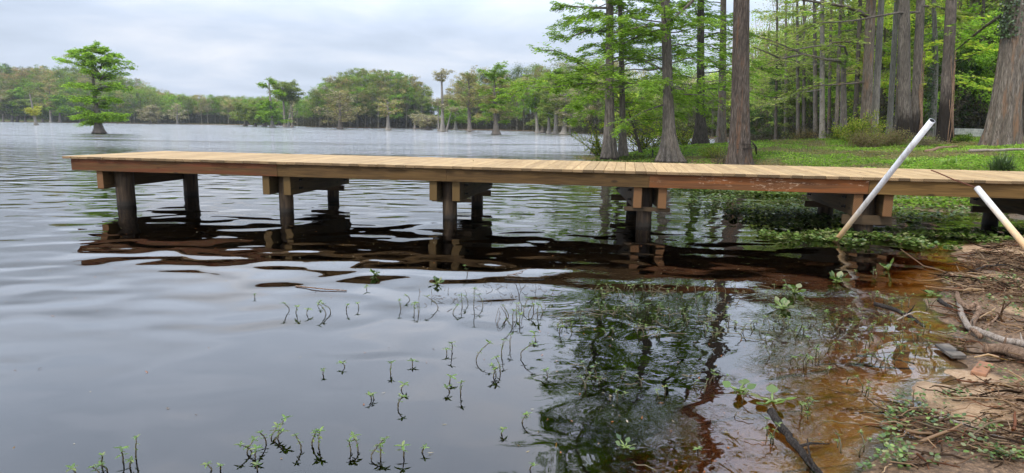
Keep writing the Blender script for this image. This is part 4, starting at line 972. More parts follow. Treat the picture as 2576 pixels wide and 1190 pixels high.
def log(name, label, pts, r, mat, seed, cat='log', k=12, tip=.6, knots=0):
    q = rs(seed); P = np.array(pts, float); n = max(6, len(P) * 4); u = np.linspace(0, 1, len(P)); v = np.linspace(0, 1, n)
    Q = np.stack([np.interp(v, u, P[:, j]) for j in range(3)], 1)
    for _ in range(2): Q[1:-1] = (Q[:-2] + Q[1:-1] * 2 + Q[2:]) / 4
    Q[1:-1] += q.normal(0, r * .12, (n - 2, 3))
    g = Geo(); g.tubes(Q - Q[0], r * np.linspace(1, tip, n) * (1 + q.normal(0, .05, n)), k)
    for _ in range(knots):
        i = q.randint(2, n - 2); d = nrm(q.normal(0, 1, 3) + [0, 0, .6]); l = r * q.uniform(3, 9)
        g.tubes(np.array([Q[i], Q[i] + d * l * .5, Q[i] + d * l + q.normal(0, l * .15, 3)]) - Q[0], r * np.array([.4, .28, .12]), 6)
    return tag(g.obj(name, mat, loc=tuple(Q[0])), label, cat)
def gp(px, py, dz=0.0):
    """ground or water surface point seen at (px, py)"""
    v = ray(px, py); t = np.linspace(1.5, 90, 900) if py < 520 else np.linspace(.8, 14, 900)
    p = np.array([0, 0, HC])[None] + v[None] * t[:, None]; h = np.maximum(gz(p[:, 0], p[:, 1]), 0)
    i = np.argmax(p[:, 2] < h); q = p[i].copy(); q[2] = h[i] + dz; return q
log('fallen_tree', 'pale fallen trunk lying in the green plants right of the thick brown trunk', [at_y(1896, 372, 29), at_y(1940, 385, 27), at_y(1990, 392, 25.5)], .15, BARK_PALE, 1)
log('fallen_branch', 'reddish fallen branch in the grass left of the charred trunk', [on(2330, 374, 21.5) + [0, 0, .06], on(2370, 368, 22) + [0, 0, .1], on(2410, 366, 22.5) + [0, 0, .08]], .06, DRIFT, 2)
log('fallen_branch', 'long pale fallen branch in the grass in front of the huge trunk', [on(2440, 366, 20) + [0, 0, .1], on(2490, 360, 19.5) + [0, 0, .12], on(2600, 350, 18) + [0, 0, .16]], .05, DRIFT_P, 3)
b = on(2091, 357, 33); g = Geo(); g.tubes(np.array([[0, 0, -.1], [0, 0, .6], [.01, 0, 1.15]]), np.array([.05, .047, .045]), 10)
tag(g.obj('post', IRON, loc=tuple(b)), 'thin black post at the pond edge among pale trunks', 'post')
b = on(1530 + 236, 395, 26); 
for k, (px, py, Y, h) in enumerate([(1642, 388, 27, .35)]):
    b = on(px, py, Y); g = Geo(); g.tubes(np.array([[0, 0, -.1], [0, 0, h]]), np.array([.03, .03]), 8); tag(g.obj('stake', IRON, loc=tuple(b)), 'short dark stake in the plants left of the fluted cypress', 'post')
# small pale boat half hidden by the huge trunk
b = on(2470, 315, 33); root = empty('rowing_boat', tuple(b + [0, 0, .12]), .1); tag(root, 'small pale flat boat on the grass half hidden behind the huge trunk', 'boat')
g = Geo(); hull = []; L_ = 2.4
for i, u in enumerate(np.linspace(0, 1, 9)):
    hw = .5 * (1 - .35 * (2 * abs(u - .5)) ** 2.5); zb = .12 * (2 * abs(u - .5)) ** 2; zt_ = .36 + .05 * (1 - u)
    hull.append([[-L_ / 2 + L_ * u, -hw, zt_], [-L_ / 2 + L_ * u, -hw * .8, zb], [-L_ / 2 + L_ * u, hw * .8, zb], [-L_ / 2 + L_ * u, hw, zt_]])
hv = np.array(hull).reshape(-1, 3); hq = [[i * 4 + j, i * 4 + j + 1, (i + 1) * 4 + j + 1, (i + 1) * 4 + j] for i in range(8) for j in range(3)] + [[0, 3, 2, 1], [32, 33, 34, 35]]
g.add(hv, hq); o = g.obj('hull', WHITEW, root, smooth=False); so = o.modifiers.new('solid', 'SOLIDIFY'); so.thickness = .03
for xx in (-.7, .5):
    g = Geo(); g.box(xx - .14, xx + .14, -.42, .42, .26, .29); g.obj('seat', WHITEW, root, smooth=False)

def scatter(n, region, rng, acc):
    """n random ground points of a box region that pass acc(x, y, z)"""
    X = rng.uniform(region[0], region[1], n); Y = rng.uniform(region[2], region[3], n); Z = gz(X, Y)
    k = acc(X, Y, Z); return X[k], Y[k], Z[k]
def inview(X, Y, m=60):
    """drop what lies far outside the frame"""
    px = 1288 + F * X / np.maximum(Y, .1) * 1.0
    return (px > -250) & (px < 2576 + 350) & (Y > .4)
GREEN = C([.19, .33, .05], [.26, .41, .07], [.13, .24, .035], [.30, .37, .10])
# low creeping ground plants: broad small leaves near the dock, grass farther up the bank
rng = rs(600); g = Geo()
X, Y, Z = scatter(300000, (2.5, 26, 11.5, 34), rng, lambda x, y, z: (z > -.10) & inview(x, y) & (rng.uniform(0, 1, len(x)) < np.clip(1.35 - y / 34, .25, 1)) & (noise2(x, y, 1.1, 3, 4) + np.clip((z + .02) * 6, 0, 1.0) > -.15 + .25 * rng.uniform(0, 1, len(x))) & (y < 30 + x * .2))
n = len(X); zl = np.maximum(Z, 0) + rng.uniform(0, .07, n) * (1 + .8 * noise2(X, Y, .7, 2, 6))
tone = np.clip(.5 + .5 * noise2(X, Y, 2.0, 3, 7), 0, 1)[:, None]
c = GREEN[rng.choice(4, n)] * rng.uniform(.65, 1.3, (n, 1)) * (.55 + .75 * tone)
dry = (noise2(X, Y, 1.6, 3, 9) > .18 + .3 * (Y < 19)) & (Y > 14); c[dry] = PAL['brown'][rng.choice(4, dry.sum())] * 1.3
g.cards(np.stack([X, Y, zl], 1), rng.normal(0, 1, (n, 3)) * [1, 1, .25], nrm(rng.normal(0, .4, (n, 3)) + [0, 0, 1]), .075 * rng.uniform(.6, 1.4, n), .045 * rng.uniform(.7, 1.3, n), c)
tag(g.obj('ground_plants', LEAF), 'low creeping green plants covering the bank behind the dock', 'ground cover', kind='stuff')
g = Geo()
X, Y, Z = scatter(120000, (5, 40, 12, 48), rng, lambda x, y, z: (z > .22) & inview(x, y) & (noise2(x, y, 1.8, 3, 5) > -.1 - .2 * (y > 20)))
n = len(X); hgt = (.12 + .12 * np.clip(noise2(X, Y, 1.3, 2, 8), -.5, 1)) * rng.uniform(.6, 1.4, n)
c = np.where((noise2(X, Y, 1.6, 3, 9) > .12)[:, None], PAL['bare'][rng.choice(4, n)] * .9, GREEN[rng.choice(4, n)]) * rng.uniform(.7, 1.3, (n, 1))
g.blades(np.stack([X, Y, Z], 1), nrm(rng.normal(0, .35, (n, 3)) + [0, 0, 1]), nrm(rng.normal(0, 1, (n, 3)) * [1, 1, 0]), hgt, .014, c, .25, prof=(1, .8, .1))
tag(g.obj('grass', LEAF), 'green and dry grass growing on the rising right bank', 'grass', kind='stuff')
# the coarse grass tussock and smaller bright ones
def tussock(label, px, py, Y, w_, h_, seed, n=420, col_=GREEN * .8, wd=.02, droop=.6):
    b = on(px, py, Y); q = rs(seed); a = q.uniform(0, 2 * PI, n); t = q.uniform(.1, 1.0, n) ** .7
    d = np.stack([np.cos(a) * t * w_, np.sin(a) * t * w_, np.full(n, h_)], 1)
    g = Geo(); g.blades(q.normal(0, w_ * .16, (n, 3)) * [1, 1, 0], nrm(d), np.stack([-np.sin(a), np.cos(a), 0 * a], 1) * 0 + np.stack([np.cos(a), np.sin(a), .3 + 0 * a], 1), h_ * q.uniform(.8, 1.4, n), wd, col_[q.choice(4, n)] * q.uniform(.6, 1.3, (n, 1)), droop * t, prof=(.8, 1, .8, .5, .05))
    tag(g.obj('grass_tussock', PLANT, loc=tuple(b)), label, 'grass clump')
tussock('big coarse arching grass tussock just behind the dock at the right edge', 2522, 412, 14.5, .42, .5, 610, col_=PAL['dark'] * 1.5)
tussock('bright green grass tuft behind the tall white pole', 2275, 388, 18.5, .5, .32, 611, 500, GREEN * 1.1)
tussock('small bright grass tuft right of the middle of the bank', 2390, 405, 17.0, .35, .25, 612, 300, GREEN * 1.1)

# ---------------------------------------------------------------- floating water plants
def rosettes(g, X, Y, Z, rng, lsize, lift, n_=5, pal=None, rnd=.8):
    """little plants with n_ rounded leaves each"""
    pal = GREEN if pal is None else pal
    k = len(X); idx = np.repeat(np.arange(k), n_); M = len(idx); a = rng.uniform(0, 2 * PI, M)
    s = rng.uniform(.6, 1.3, k)[idx] * lsize
    d = np.stack([np.cos(a), np.sin(a), rng.uniform(.1, 1.0, M)], 1)
    p = np.stack([X[idx], Y[idx], Z[idx] + lift * rng.uniform(.1, 1, M)], 1) + nrm(d) * (s * .35)[:, None]
    nn = nrm(np.stack([-d[:, 0] * d[:, 2], -d[:, 1] * d[:, 2], np.ones(M)], 1) + rng.normal(0, .25, (M, 3)))
    g.blades(p, d, nn, s, s * rnd, pal[rng.choice(len(pal), M)] * rng.uniform(.6, 1.35, (M, 1)) * rng.uniform(.75, 1.2, k)[idx][:, None], .2, prof=(.25, .95, 1.0, .6, .08))
g = Geo(); rng = rs(620)
def pix_pts(n, poly, rng, dens=None):
    """random surface points whose picture falls in the pixel polygon"""
    P = np.array(poly, float); w0 = np.array([at(*p)[:2] for p in poly]); x0, y0 = w0.min(0); x1, y1 = w0.max(0)
    X = rng.uniform(x0, x1, n); Y = rng.uniform(y0, y1, n)
    k = (sdist(w0, X, Y) > 0)
    if dens is not None: k &= dens(X, Y)
    X = X[k]; Y = Y[k]; return X, Y, np.maximum(gz(X, Y), 0)
WP = C([.09, .15, .025], [.13, .19, .04], [.055, .10, .02], [.19, .20, .08])
# mat of water hyacinth and weed round the fifth and sixth bents and out to the near bank
X, Y, Z = pix_pts(9000, [(1900, 590), (1960, 606), (2100, 622), (2300, 634), (2470, 630), (2700, 600), (2700, 570), (2400, 585), (2200, 582), (2050, 585)], rng, lambda x, y: noise2(x, y, .45, 3, 2) > -.05)
rosettes(g, X[:800], Y[:800], Z[:800], rng, .05, .045, 5, WP)
X, Y, Z = pix_pts(9000, [(1860, 560), (1980, 582), (2120, 575), (2160, 560), (2150, 520), (2020, 500), (1870, 515), (1820, 540)], rng, lambda x, y: noise2(x, y, .5, 3, 5) > -.12)
rosettes(g, X[:900], Y[:900], Z[:900], rng, .045, .07, 5, WP * .6)  # leaf colour darkened to stand in for the shade beneath the dock
X, Y, Z = pix_pts(9000, [(2230, 500), (2700, 500), (2700, 545), (2450, 548), (2300, 560), (2220, 540)], rng, lambda x, y: noise2(x, y, .5, 3, 8) > -.2)
rosettes(g, X[:1000], Y[:1000], Z[:1000], rng, .05, .05, 5, WP)
X, Y, Z = pix_pts(7000, [(1500, 412), (1500, 396), (1560, 400), (1700, 408), (1900, 440), (2110, 470), (2160, 500), (1980, 505), (1800, 490), (1720, 478)], rng, lambda x, y: noise2(x, y, 1.0, 3, 4) > .02 + .1 * (x < 7))
rosettes(g, X[:3600], Y[:3600], Z[:3600], rng, .075, .06, 5, WP * .95)
X, Y, Z = pix_pts(1500, [(1690, 500), (1690, 470), (1850, 490), (1850, 545), (1760, 535)], rng, lambda x, y: noise2(x, y, .6, 3, 4) > .1)
rosettes(g, X[:420], Y[:420], Z[:420], rng, .05, .12, 5, WP * .8)
tag(g.obj('floating_plants', PLANT), 'mats of floating green water plants in the shallows under and behind the dock', 'water plants', kind='stuff')
# the far backwater is carpeted too
g = Geo(); X = rng.uniform(6, 30, 30000); Y = rng.uniform(33, 66, 30000); Z = gz(X, Y)
k = (Z < .12) & (Z > -.9) & (noise2(X, Y, 4.0, 3, 3) > -.05) & (X > Y * .26); X, Y, Z = X[k], Y[k], np.maximum(Z[k], 0)
rosettes(g, X, Y, Z, rng, .16, .05, 2, WP); tag(g.obj('duckweed', PLANT), 'pale green weed floating on the backwater pond', 'water plants', kind='stuff')

def weed_geo(h, n_whorl, q, lean=.2, leaf=.028, two=False):
    """an upright leafy stem rising from the water"""
    g = Geo(); u = np.linspace(-.15, 1, 7); a = q.uniform(0, 2 * PI)
    cx = np.cos(a) * lean * h * u ** 2 + q.normal(0, .02 * h, 7); cy = np.sin(a) * lean * h * u ** 2
    P = np.stack([cx, cy, u * h], 1); g.tubes(P, np.linspace(.0036, .0024, 7), 5, c=(.09, .07, .03))
    for k in range(n_whorl):
        uu = 1 - k / max(n_whorl, 1) * .75 - (.03 if k else 0); m = 5 if k == 0 else 2
        c = np.array([np.interp(uu, u, P[:, j]) for j in range(3)]); aa = q.uniform(0, 6.28) + np.arange(m) * 2 * PI / m + q.normal(0, .2, m)
        el = q.uniform(.2, .8, m) if k == 0 else q.uniform(0, .5, m)
        d = np.stack([np.cos(aa) * np.cos(el), np.sin(aa) * np.cos(el), np.sin(el)], 1)
        nn = np.stack([-d[:, 0] * d[:, 2], -d[:, 1] * d[:, 2], np.hypot(d[:, 0], d[:, 1]) + .1], 1)
        L_ = leaf * (1.15 if k == 0 else .9) * q.uniform(.8, 1.25, m)
        g.blades(np.repeat(c[None], m, 0), d, nn, L_, L_ * .33, GREEN[q.choice(4, m)] * q.uniform(.25, .65, (m, 1)), .35, prof=(.2, .9, 1, .6, .06))
    return g
WL = {
 'a': ('small leafy weed stem standing in still water at the bottom left', 'weed stems at the bottom left'),
 'b': ('small leafy weed stem in still water at the bottom, left of the middle', 'weed stems at the bottom left of the middle'),
 'c': ('small leafy weed stem standing out of open water in the lower middle', 'weed stems in the lower middle'),
 'd': ('thin weed stem among floating twigs just this side of the dock reflection', 'weed stems before the dock reflection'),
 'e': ('leafy weed stem at the edge of the tree reflection', 'weed stems at the edge of the tree reflection')}
A = lambda x, y: (837.2 + .5 * x, 595 + .5 * y)
B_ = lambda x, y: (.5 * x, 595 + .5 * y)
WS = [(B_(515, 1150), 80, 'a'), (B_(540, 1180), 60, 'a'), (B_(620, 1130), 100, 'a'), (B_(685, 1120), 105, 'a'), (B_(500, 1195), 40, 'a'), (B_(655, 1160), 60, 'a'), (B_(380, 1195), 20, 'a'),
 (B_(1340, 1040), 80, 'b'), (B_(1365, 1020), 70, 'b'), (B_(1398, 1020), 90, 'b'), (B_(1385, 1030), 50, 'b'), (B_(1245, 1090), 60, 'b'), (B_(1285, 1110), 45, 'b'), (B_(1265, 1085), 50, 'b'), (B_(1515, 1070), 78, 'b'), (B_(1570, 1050), 80, 'b'), (B_(1605, 1062), 88, 'b'), (B_(1065, 1175), 25, 'b'), (B_(1110, 1170), 28, 'b'), (B_(1295, 1175), 25, 'b'),
 (B_(1455, 370), 45, 'd'), (B_(1490, 382), 45, 'd'), (B_(1543, 388), 30, 'd'), (B_(1600, 350), 30, 'd'), (B_(1640, 390), 50, 'd'), (B_(1665, 380), 50, 'd'), (B_(1282, 308), 14, 'd'), (B_(1625, 692), 14, 'd'),
 (A(68, 370), 45, 'd'), (A(130, 358), 38, 'd'), (A(170, 267), 20, 'd'), (A(388, 318), 25, 'd'), (A(342, 365), 40, 'd'), (A(410, 380), 45, 'd'), (A(432, 388), 52, 'd'), (A(530, 360), 60, 'd'), (A(605, 385), 40, 'd'), (A(650, 350), 70, 'd'), (A(680, 340), 50, 'd'), (A(710, 350), 90, 'd'), (A(755, 350), 60, 'd'), (A(600, 573), 62, 'c'), (A(574, 590), 30, 'c'), (A(722, 622), 78, 'c'), (A(850, 590), 85, 'e'), (A(890, 558), 62, 'e'), (A(945, 603), 82, 'e'), (A(820, 700), 60, 'e'), (A(845, 690), 70, 'e'), (A(808, 705), 40, 'e'),
 (A(290, 692), 45, 'c'), (A(400, 648), 22, 'c'), (A(345, 772), 38, 'c'), (A(328, 862), 68, 'c'), (A(587, 735), 28, 'c'), (A(587, 782), 24, 'c'), (A(645, 792), 62, 'c'), (A(195, 816), 25, 'c'), (A(207, 818), 25, 'c'), (A(60, 655), 15, 'c'), (A(90, 1082), 68, 'c'), (A(127, 1077), 82, 'c'), (A(192, 1117), 80, 'c'), (A(240, 1112), 78, 'c'), (A(358, 1106), 68, 'c'), (A(450, 1085), 25, 'c'), (A(953, 937), 48, 'e'), (A(850, 992), 14, 'c'), (A(992, 1172), 38, 'e'),
 (A(885, 400), 60, 'e'), (A(905, 420), 55, 'e'), (A(925, 390), 60, 'e'), (A(940, 430), 55, 'e'), (A(960, 380), 60, 'e'), (A(985, 400), 50, 'e'), (A(1010, 370), 60, 'e'), (A(1030, 395), 55, 'e'), (A(1055, 380), 60, 'e'), (A(900, 460), 50, 'e'), (A(1020, 520), 40, 'e'), (A(1140, 480), 40, 'e'), (A(1080, 700), 40, 'e'), (A(678, 190), 45, 'e')]
for i, ((px, py), hp, k) in enumerate(WS):
    q = rs(700 + i); p = at(px, py, 0); dist = p[1] / math.cos(math.atan2(abs(p[0]), p[1]))
    h = hp * .5 / F * math.hypot(p[1], HC) * .95 * q.uniform(.75, 1.1)
    g = weed_geo(max(h, .025), 1 if hp < 40 else (2 if hp < 70 else 3), q, q.uniform(.05, 1.0), leaf=q.uniform(.019, .033) * (1.0 if py > 1000 else 1.15))
    tag(g.obj('water_weed', PLANT, loc=(p[0], p[1], 0)), WL[k][0], 'water plant', WL[k][1])
# hyacinth rosettes floating apart
def hyacinth(label, px, py, s, seed, n=8, el=(.2, 1.0)):
    q = rs(seed); g = Geo(); p = gp(px, py); a = np.arange(n) * 2 * PI / n + q.normal(0, .3, n); e_ = q.uniform(el[0], el[1], n)
    d = np.stack([np.cos(a) * np.cos(e_), np.sin(a) * np.cos(e_), np.sin(e_)], 1)
    stem = s * q.uniform(.5, .9, n); tipp = d * stem[:, None]
    g.tubes(np.stack([0 * tipp, tipp * .5 + [0, 0, s * .04], tipp], 1), s * np.array([.05, .09, .035])[None] * np.ones((n, 1)), 6, c=(.16, .22, .05))
    d2 = nrm(d + [0, 0, .2]); nn = nrm(np.stack([-d2[:, 0] * d2[:, 2], -d2[:, 1] * d2[:, 2], np.hypot(d2[:, 0], d2[:, 1])], 1) + q.normal(0, .2, (n, 3)))
    g.blades(tipp, d2, nn, s * q.uniform(.6, .9, n), s * q.uniform(.55, .8, n), WP[q.choice(4, n)] * q.uniform(.6, 1.05, (n, 1)), .15, prof=(.2, .85, 1.0, .85, .5, .06))
    tag(g.obj('water_hyacinth', PLANT, loc=tuple(p)), label, 'water plant')
hyacinth('small floating hyacinth rosette just this side of the dock reflection, left of the weeds', 943, 692, .055, 801)
hyacinth('floating hyacinth rosette with one dark leaf right of the floating twig', 1100, 716, .06, 802)
hyacinth('broad pale hyacinth rosette floating in the brown shallows', 2105, 712, .085, 803, 11)
hyacinth('upright hyacinth floating left of the broad pale one', 2000, 738, .08, 804, 6)
hyacinth('hyacinth with dead brown leaves floating nearer than the upright one', 1968, 778, .08, 805, 9)
hyacinth('tall two-leaved hyacinth in the orange shallows below the dock edge', 2235, 680, .09, 806, 5, (.5, 1.3))
hyacinth('yellowing hyacinth lying at the edge of the twig litter', 2345, 742, .07, 807, 7, (.0, .5))
hyacinth('big leaved green sprig on the end of the sunken log, left part', 1860, 988, .085, 808, 5, (.1, .6))
hyacinth('big leaved green sprig sitting on the tip of the sunken log', 1942, 1012, .085, 809, 5, (.1, .6))
hyacinth('green sprig floating by the trunk reflection at the bottom', 1572, 1128, .045, 810, 6)
# dense loose weeds of the right half: too many to count
g = Geo(); rng = rs(820)
X, Y, Z = pix_pts(2600, [(1330, 800), (1500, 730), (1800, 700), (2100, 680), (2330, 700), (2360, 860), (2230, 960), (2290, 1080), (2150, 1190), (1500, 1190), (1400, 950)], rng, lambda x, y: (noise2(x, y, .5, 3, 6) > .05) & (x + .2 * noise2(x, y, .5) > .45))
for i in range(min(len(X), 330)):
    h = rng.uniform(.02, .075); wg = weed_geo(h, rng.randint(1, 4), rng, .5, rng.uniform(.015, .024))
    off_ = np.array([X[i], Y[i], Z[i]]); v = np.concatenate(wg.v) + off_; c = np.concatenate(wg.c)
    g.add(v, np.concatenate(wg.q), np.concatenate(wg.t), c)
# runners trailing on the surface
m = 120; k = rng.randint(0, len(X), m); st = np.stack([X[k], Y[k], Z[k] + .004], 1)
P = limb_paths(rng, st, rng.normal(0, .5, m) + PI * rng.randint(0, 2, m), rng.uniform(.05, .2, m), np.zeros(m), np.zeros(m), 7, .4); P[..., 2] = np.maximum(gz(P[..., 0], P[..., 1]), 0) + .004 + rng.uniform(0, .01, (m, 7))
g.tubes(P, np.full((m, 7), .0022), 4, c=(.13, .10, .04), cap=False)
X2, Y2, Z2 = pix_pts(5000, [(2360, 700), (2640, 620), (2700, 1190), (2160, 1190), (2240, 980), (2420, 940), (2380, 800)], rng, lambda x, y: noise2(x, y, .35, 3, 3) > .12)
rosettes(g, X2[:260], Y2[:260], Z2[:260], rng, .02, .04, 5, WP)
X2, Y2, Z2 = pix_pts(3000, [(2250, 1000), (2420, 1010), (2600, 1100), (2600, 1190), (2200, 1190)], rng, lambda x, y: noise2(x, y, .35, 3, 7) > -.05)
rosettes(g, X2[:110], Y2[:110], Z2[:110], rng, .02, .05, 5, WP)
tag(g.obj('loose_weeds', PLANT), 'loose leafy weeds and trailing runners in the tree reflection and along the near shore', 'water plants', kind='stuff')
# fine stems over the weed line before the dock reflection
g = Geo(); m = 90; q = rs(830); X3, Y3, Z3 = pix_pts(1200, [(1040, 745), (1200, 705), (1330, 700), (1400, 735), (1380, 800), (1270, 830), (1180, 790), (1060, 775)], q)
st = np.stack([X3[:m], Y3[:m], 0 * X3[:m] - .01], 1); m = len(st)
P = limb_paths(q, st, q.uniform(0, 6.28, m), q.uniform(.03, .13, m), q.uniform(.3, 1.4, m), q.uniform(-1.6, .2, m), 6, .2)
g.tubes(P, np.full((m, 6), .0016), 4, c=(.11, .07, .035), cap=False)
tag(g.obj('dead_stems', LEAF), 'tangle of thin dead stems standing in the water before the dock reflection', 'water plants', kind='stuff')

# ---------------------------------------------------------------- shore litter, driftwood and small things
g = Geo(); q = rs(840)
X, Y, Z = pix_pts(40000, [(2380, 690), (2460, 640), (2700, 600), (2800, 1190), (2200, 1190), (2250, 985), (2425, 930), (2360, 880), (2400, 780)], q, lambda x, y: (noise2(x, y, .4, 3, 9) > -.3) & ~((noise2(x, y, .55, 2, 1) > .45)))
m = min(12000, len(X)); X, Y, Z = X[:m], Y[:m], Z[:m]
az = q.normal(.05, .55, m) + PI * q.randint(0, 2, m); ln = q.uniform(.03, .22, m) * (1 + (q.uniform(0, 1, m) > .93) * 1.6)
st = np.stack([X, Y, Z + q.uniform(.002, .035, m)], 1)
P = limb_paths(q, st, az, ln, q.normal(0, .12, m), q.normal(0, .2, m), 5, .2)
c = C([.16, .10, .065], [.30, .20, .13], [.05, .032, .022], [.40, .29, .2], [.22, .10, .06])[q.choice(5, m, p=[.28, .24, .22, .14, .12])] * q.uniform(.5, 1.5, (m, 1))
g.tubes(P, (q.uniform(.0012, .005, m) * (1 + (ln > .2) * .9))[:, None] * np.linspace(1, .5, 5)[None], 5, c=c, cap=False)
tag(g.obj('twig_litter', LEAF), 'matted brown twigs and roots washed up on the near bank', 'litter', kind='stuff')
g = Geo(); X, Y, Z = pix_pts(26000, [(2380, 690), (2460, 640), (2700, 600), (2800, 1190), (2200, 1190), (2250, 985), (2425, 930), (2360, 880), (2400, 780)], q, lambda x, y: noise2(x, y, .4, 3, 9) > -.3)
m = len(X); c = C([.13, .07, .04], [.25, .14, .08], [.05, .03, .02], [.32, .2, .11])[q.choice(4, m)] * q.uniform(.6, 1.2, (m, 1))
g.cards(np.stack([X, Y, Z + q.uniform(.002, .02, m)], 1), q.normal(0, 1, (m, 3)) * [1, 1, .2], nrm(q.normal(0, .3, (m, 3)) + [0, 0, 1]), .03 * q.uniform(.4, 1.5, m), .012 * q.uniform(.5, 1.5, m), c)
# leaf bits and orange curls afloat
for poly, k, cc in (([(0, 1190), (0, 640), (900, 640), (1400, 720), (1400, 1190)], 60, None), ([(1300, 1190), (1350, 720), (2350, 700), (2300, 1190)], 260, None), ([(300, 560), (1000, 590), (2300, 640), (2300, 700), (1000, 680), (300, 640)], 170, None)):
    X, Y, Z = pix_pts(k * 3, poly, q); X, Y, Z = X[:k], Y[:k], Z[:k]; m = len(X)
    c = C([.45, .17, .06], [.35, .22, .10], [.12, .07, .04], [.5, .42, .3])[q.choice(4, m)]
    g.blades(np.stack([X, Y, Z + .003], 1), q.normal(0, 1, (m, 3)) * [1, 1, .1], np.tile([0, 0, 1.], (m, 1)), q.uniform(.008, .03, m), q.uniform(.004, .008, m), c, -.1)
m = 150; lx = q.uniform(-7.2, 9, m); ly = q.uniform(.1, DW - .1, m); dk = np.array([0, DY])[None] + lx[:, None] * Dx[None] + ly[:, None] * Dn[None]
g.blades(np.column_stack([dk, np.full(m, ZT + .006)]), q.normal(0, 1, (m, 3)) * [1, 1, .05], np.tile([0, 0, 1.], (m, 1)), q.uniform(.02, .07, m), q.uniform(.004, .012, m), C([.16, .08, .04], [.10, .07, .04], [.2, .16, .06])[q.choice(3, m)], -.05)
tag(g.obj('leaf_litter', LEAF), 'dead leaf bits on the near bank, on the deck and afloat on the water', 'litter', kind='stuff')
log('driftwood_root', 'thick looping driftwood root with a bare reddish bend at the waterline', [gp(2405, 745, .02), gp(2412, 775, .05), gp(2432, 800, .07), gp(2452, 790, .09), gp(2462, 800, .06), gp(2440, 838, .04), gp(2465, 862, .04)], .021, DRIFT, 11, 'driftwood', 12, .8, 2)
log('driftwood_branch', 'thick pale driftwood branch running to the right edge above the big log', [gp(2412, 770, .03), gp(2425, 830, .03), gp(2470, 855, .05), gp(2520, 880, .06), gp(2620, 905, .07)], .02, DRIFT_P, 12, 'driftwood', 12, 1.1, 3)
log('driftwood_log', 'big pale brown log at the right edge above the clay brick', [gp(2478, 890, .03), gp(2520, 900, .05), gp(2660, 955, .08)], .03, DRIFT, 13, 'driftwood', 16, 1.5, 1)
log('driftwood_branch', 'dark wet branch lying half sunk in the orange shallows', [gp(2200, 765, .0), gp(2250, 780, .005), gp(2300, 808, .01), gp(2325, 822, .0)], .018, DRIFT_D, 14, 'driftwood', 12, .5, 2)
log('driftwood_branch', 'short grey branch end left of the looping root', [gp(2362, 758, .01), gp(2392, 782, .02)], .018, DRIFT_D, 15, 'driftwood', 12, .7)
log('driftwood_stick', 'long thin pale stick lying above the brick sand patch at the lower right', [gp(2342, 1058, .02), gp(2400, 1075, .03), gp(2500, 1115, .03), gp(2560, 1130, .03)], .0065, DRIFT_P, 16, 'driftwood', 8, .5, 4)
log('driftwood_stick', 'upper of two long black sticks sunk in the orange shallows', [gp(2154, 888, -.02), gp(2230, 895, -.01), gp(2300, 915, .0)], .006, DRIFT_D, 17, 'driftwood', 8, .7, 1)
log('driftwood_stick', 'lower of two long black sticks sunk in the orange shallows', [gp(2138, 905, -.03), gp(2220, 920, -.015), gp(2300, 928, -.005)], .007, DRIFT_D, 18, 'driftwood', 8, .7, 1)
log('driftwood_stick', 'pale forked stick crossing the waterline left of the looping root', [gp(2255, 812, .02), gp(2300, 792, .03), gp(2338, 800, .03)], .006, DRIFT_P, 19, 'driftwood', 8, .6, 2)
log('driftwood_stick', 'brown stick on the litter right of the looping root', [gp(2470, 845, .05), gp(2500, 835, .09), gp(2522, 800, .1)], .008, DRIFT, 20, 'driftwood', 8, .6, 2)
log('driftwood_stick', 'curved black branch at the top of the near bank', [gp(2440, 690, .02), gp(2480, 678, .04), gp(2530, 676, .04)], .012, DRIFT_D, 21, 'driftwood', 8, .6, 1)
log('sunken_log', 'dark wet log sloping into the water at the bottom right with a leafy tip', [at(1940, 1035, .04), at(1965, 1075, .02), at(2000, 1120, .006), at(2040, 1165, -.002), at(2090, 1230, -.01)], .02, DRIFT_D, 22, 'driftwood', 14, .75, 4)
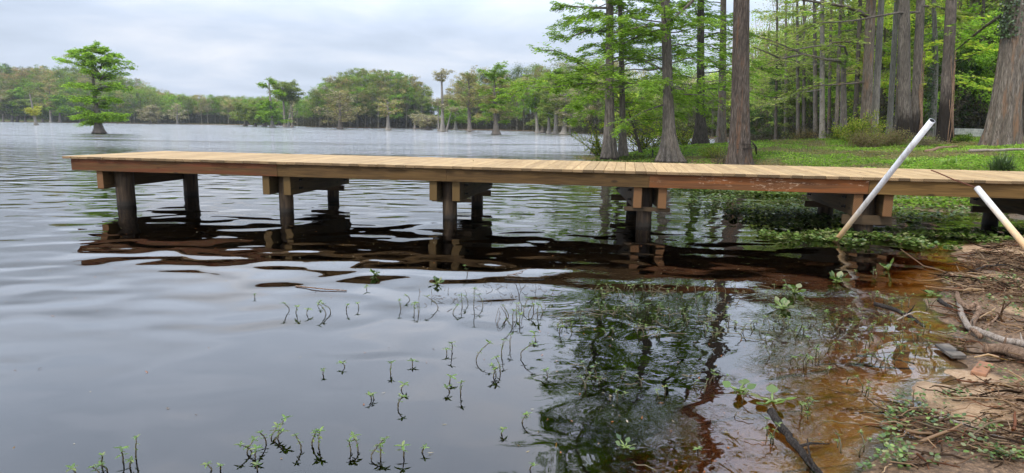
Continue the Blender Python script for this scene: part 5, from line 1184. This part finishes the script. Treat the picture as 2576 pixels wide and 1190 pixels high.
log('floating_twig', 'dark floating twig lying on the edge of the dock reflection', [at(1270, 701, .004), at(1320, 703, .008), at(1370, 702, .004)], .008, DRIFT_D, 23, 'driftwood', 8, .5, 1)
log('floating_twig', 'brown floating twig in the weeds left of the middle', [at(744, 719, .006), at(800, 726, .012), at(872, 731, .006)], .006, DRIFT, 24, 'driftwood', 8, .7, 3)
log('arching_twig', 'thin bare twig arching up out of the dock reflection', [at(1276, 692, .0), at(1300, 690, .05), at(1316, 686, .16), at(1312, 680, .24)], .004, DRIFT, 25, 'driftwood', 6, .4, 2)
log('arching_twig', 'lower thin twig lying across the dock reflection', [at(1290, 690, .0), at(1320, 680, .04), at(1335, 672, .09)], .003, DRIFT, 26, 'driftwood', 6, .4, 1)
def slab(name, label, px0, py0, px1, py1, w_, h_, mat, cat, dz=.01, tilt=0.):
    a = gp(px0, py0); b = gp(px1, py1); d = b - a; L_ = float(np.hypot(d[0], d[1])); an = math.atan2(d[1], d[0])
    g = Geo(); g.box(0, L_, -w_ / 2, w_ / 2, 0, h_); o = g.obj(name, mat, smooth=False, loc=(a[0], a[1], max(a[2], 0) + dz)); o.rotation_euler = (tilt, -math.atan2(d[2], L_), an)
    bv = o.modifiers.new('bevel', 'BEVEL'); bv.width = h_ * .15; bv.segments = 2; return tag(o, label, cat)
slab('grey_plank', 'short weathered grey plank half in the water above the clay brick', 2368, 878, 2412, 908, .085, .02, SLAT, 'plank', .015, .1)
slab('clay_brick', 'orange clay brick lying on the sandy bank below the big log', 2460, 946, 2480, 922, .075, .05, BRICK, 'brick', -.028)

# ---------------------------------------------------------------- humid air
m, N, L, o = newmat('haze')
pv = N.new('ShaderNodeVolumePrincipled'); pv.inputs['Color'].default_value = (.80, .88, 1.0, 1); pv.inputs['Density'].default_value = .0002; pv.inputs['Anisotropy'].default_value = .2
L.new(pv.outputs[0], o.inputs['Volume'])
g = Geo(); g.box(-1600, 1600, -100, 2600, -5.5, 34)
haze = g.obj('haze', m, smooth=False); tag(haze, 'thin humid haze over the lake', 'haze', kind='stuff')
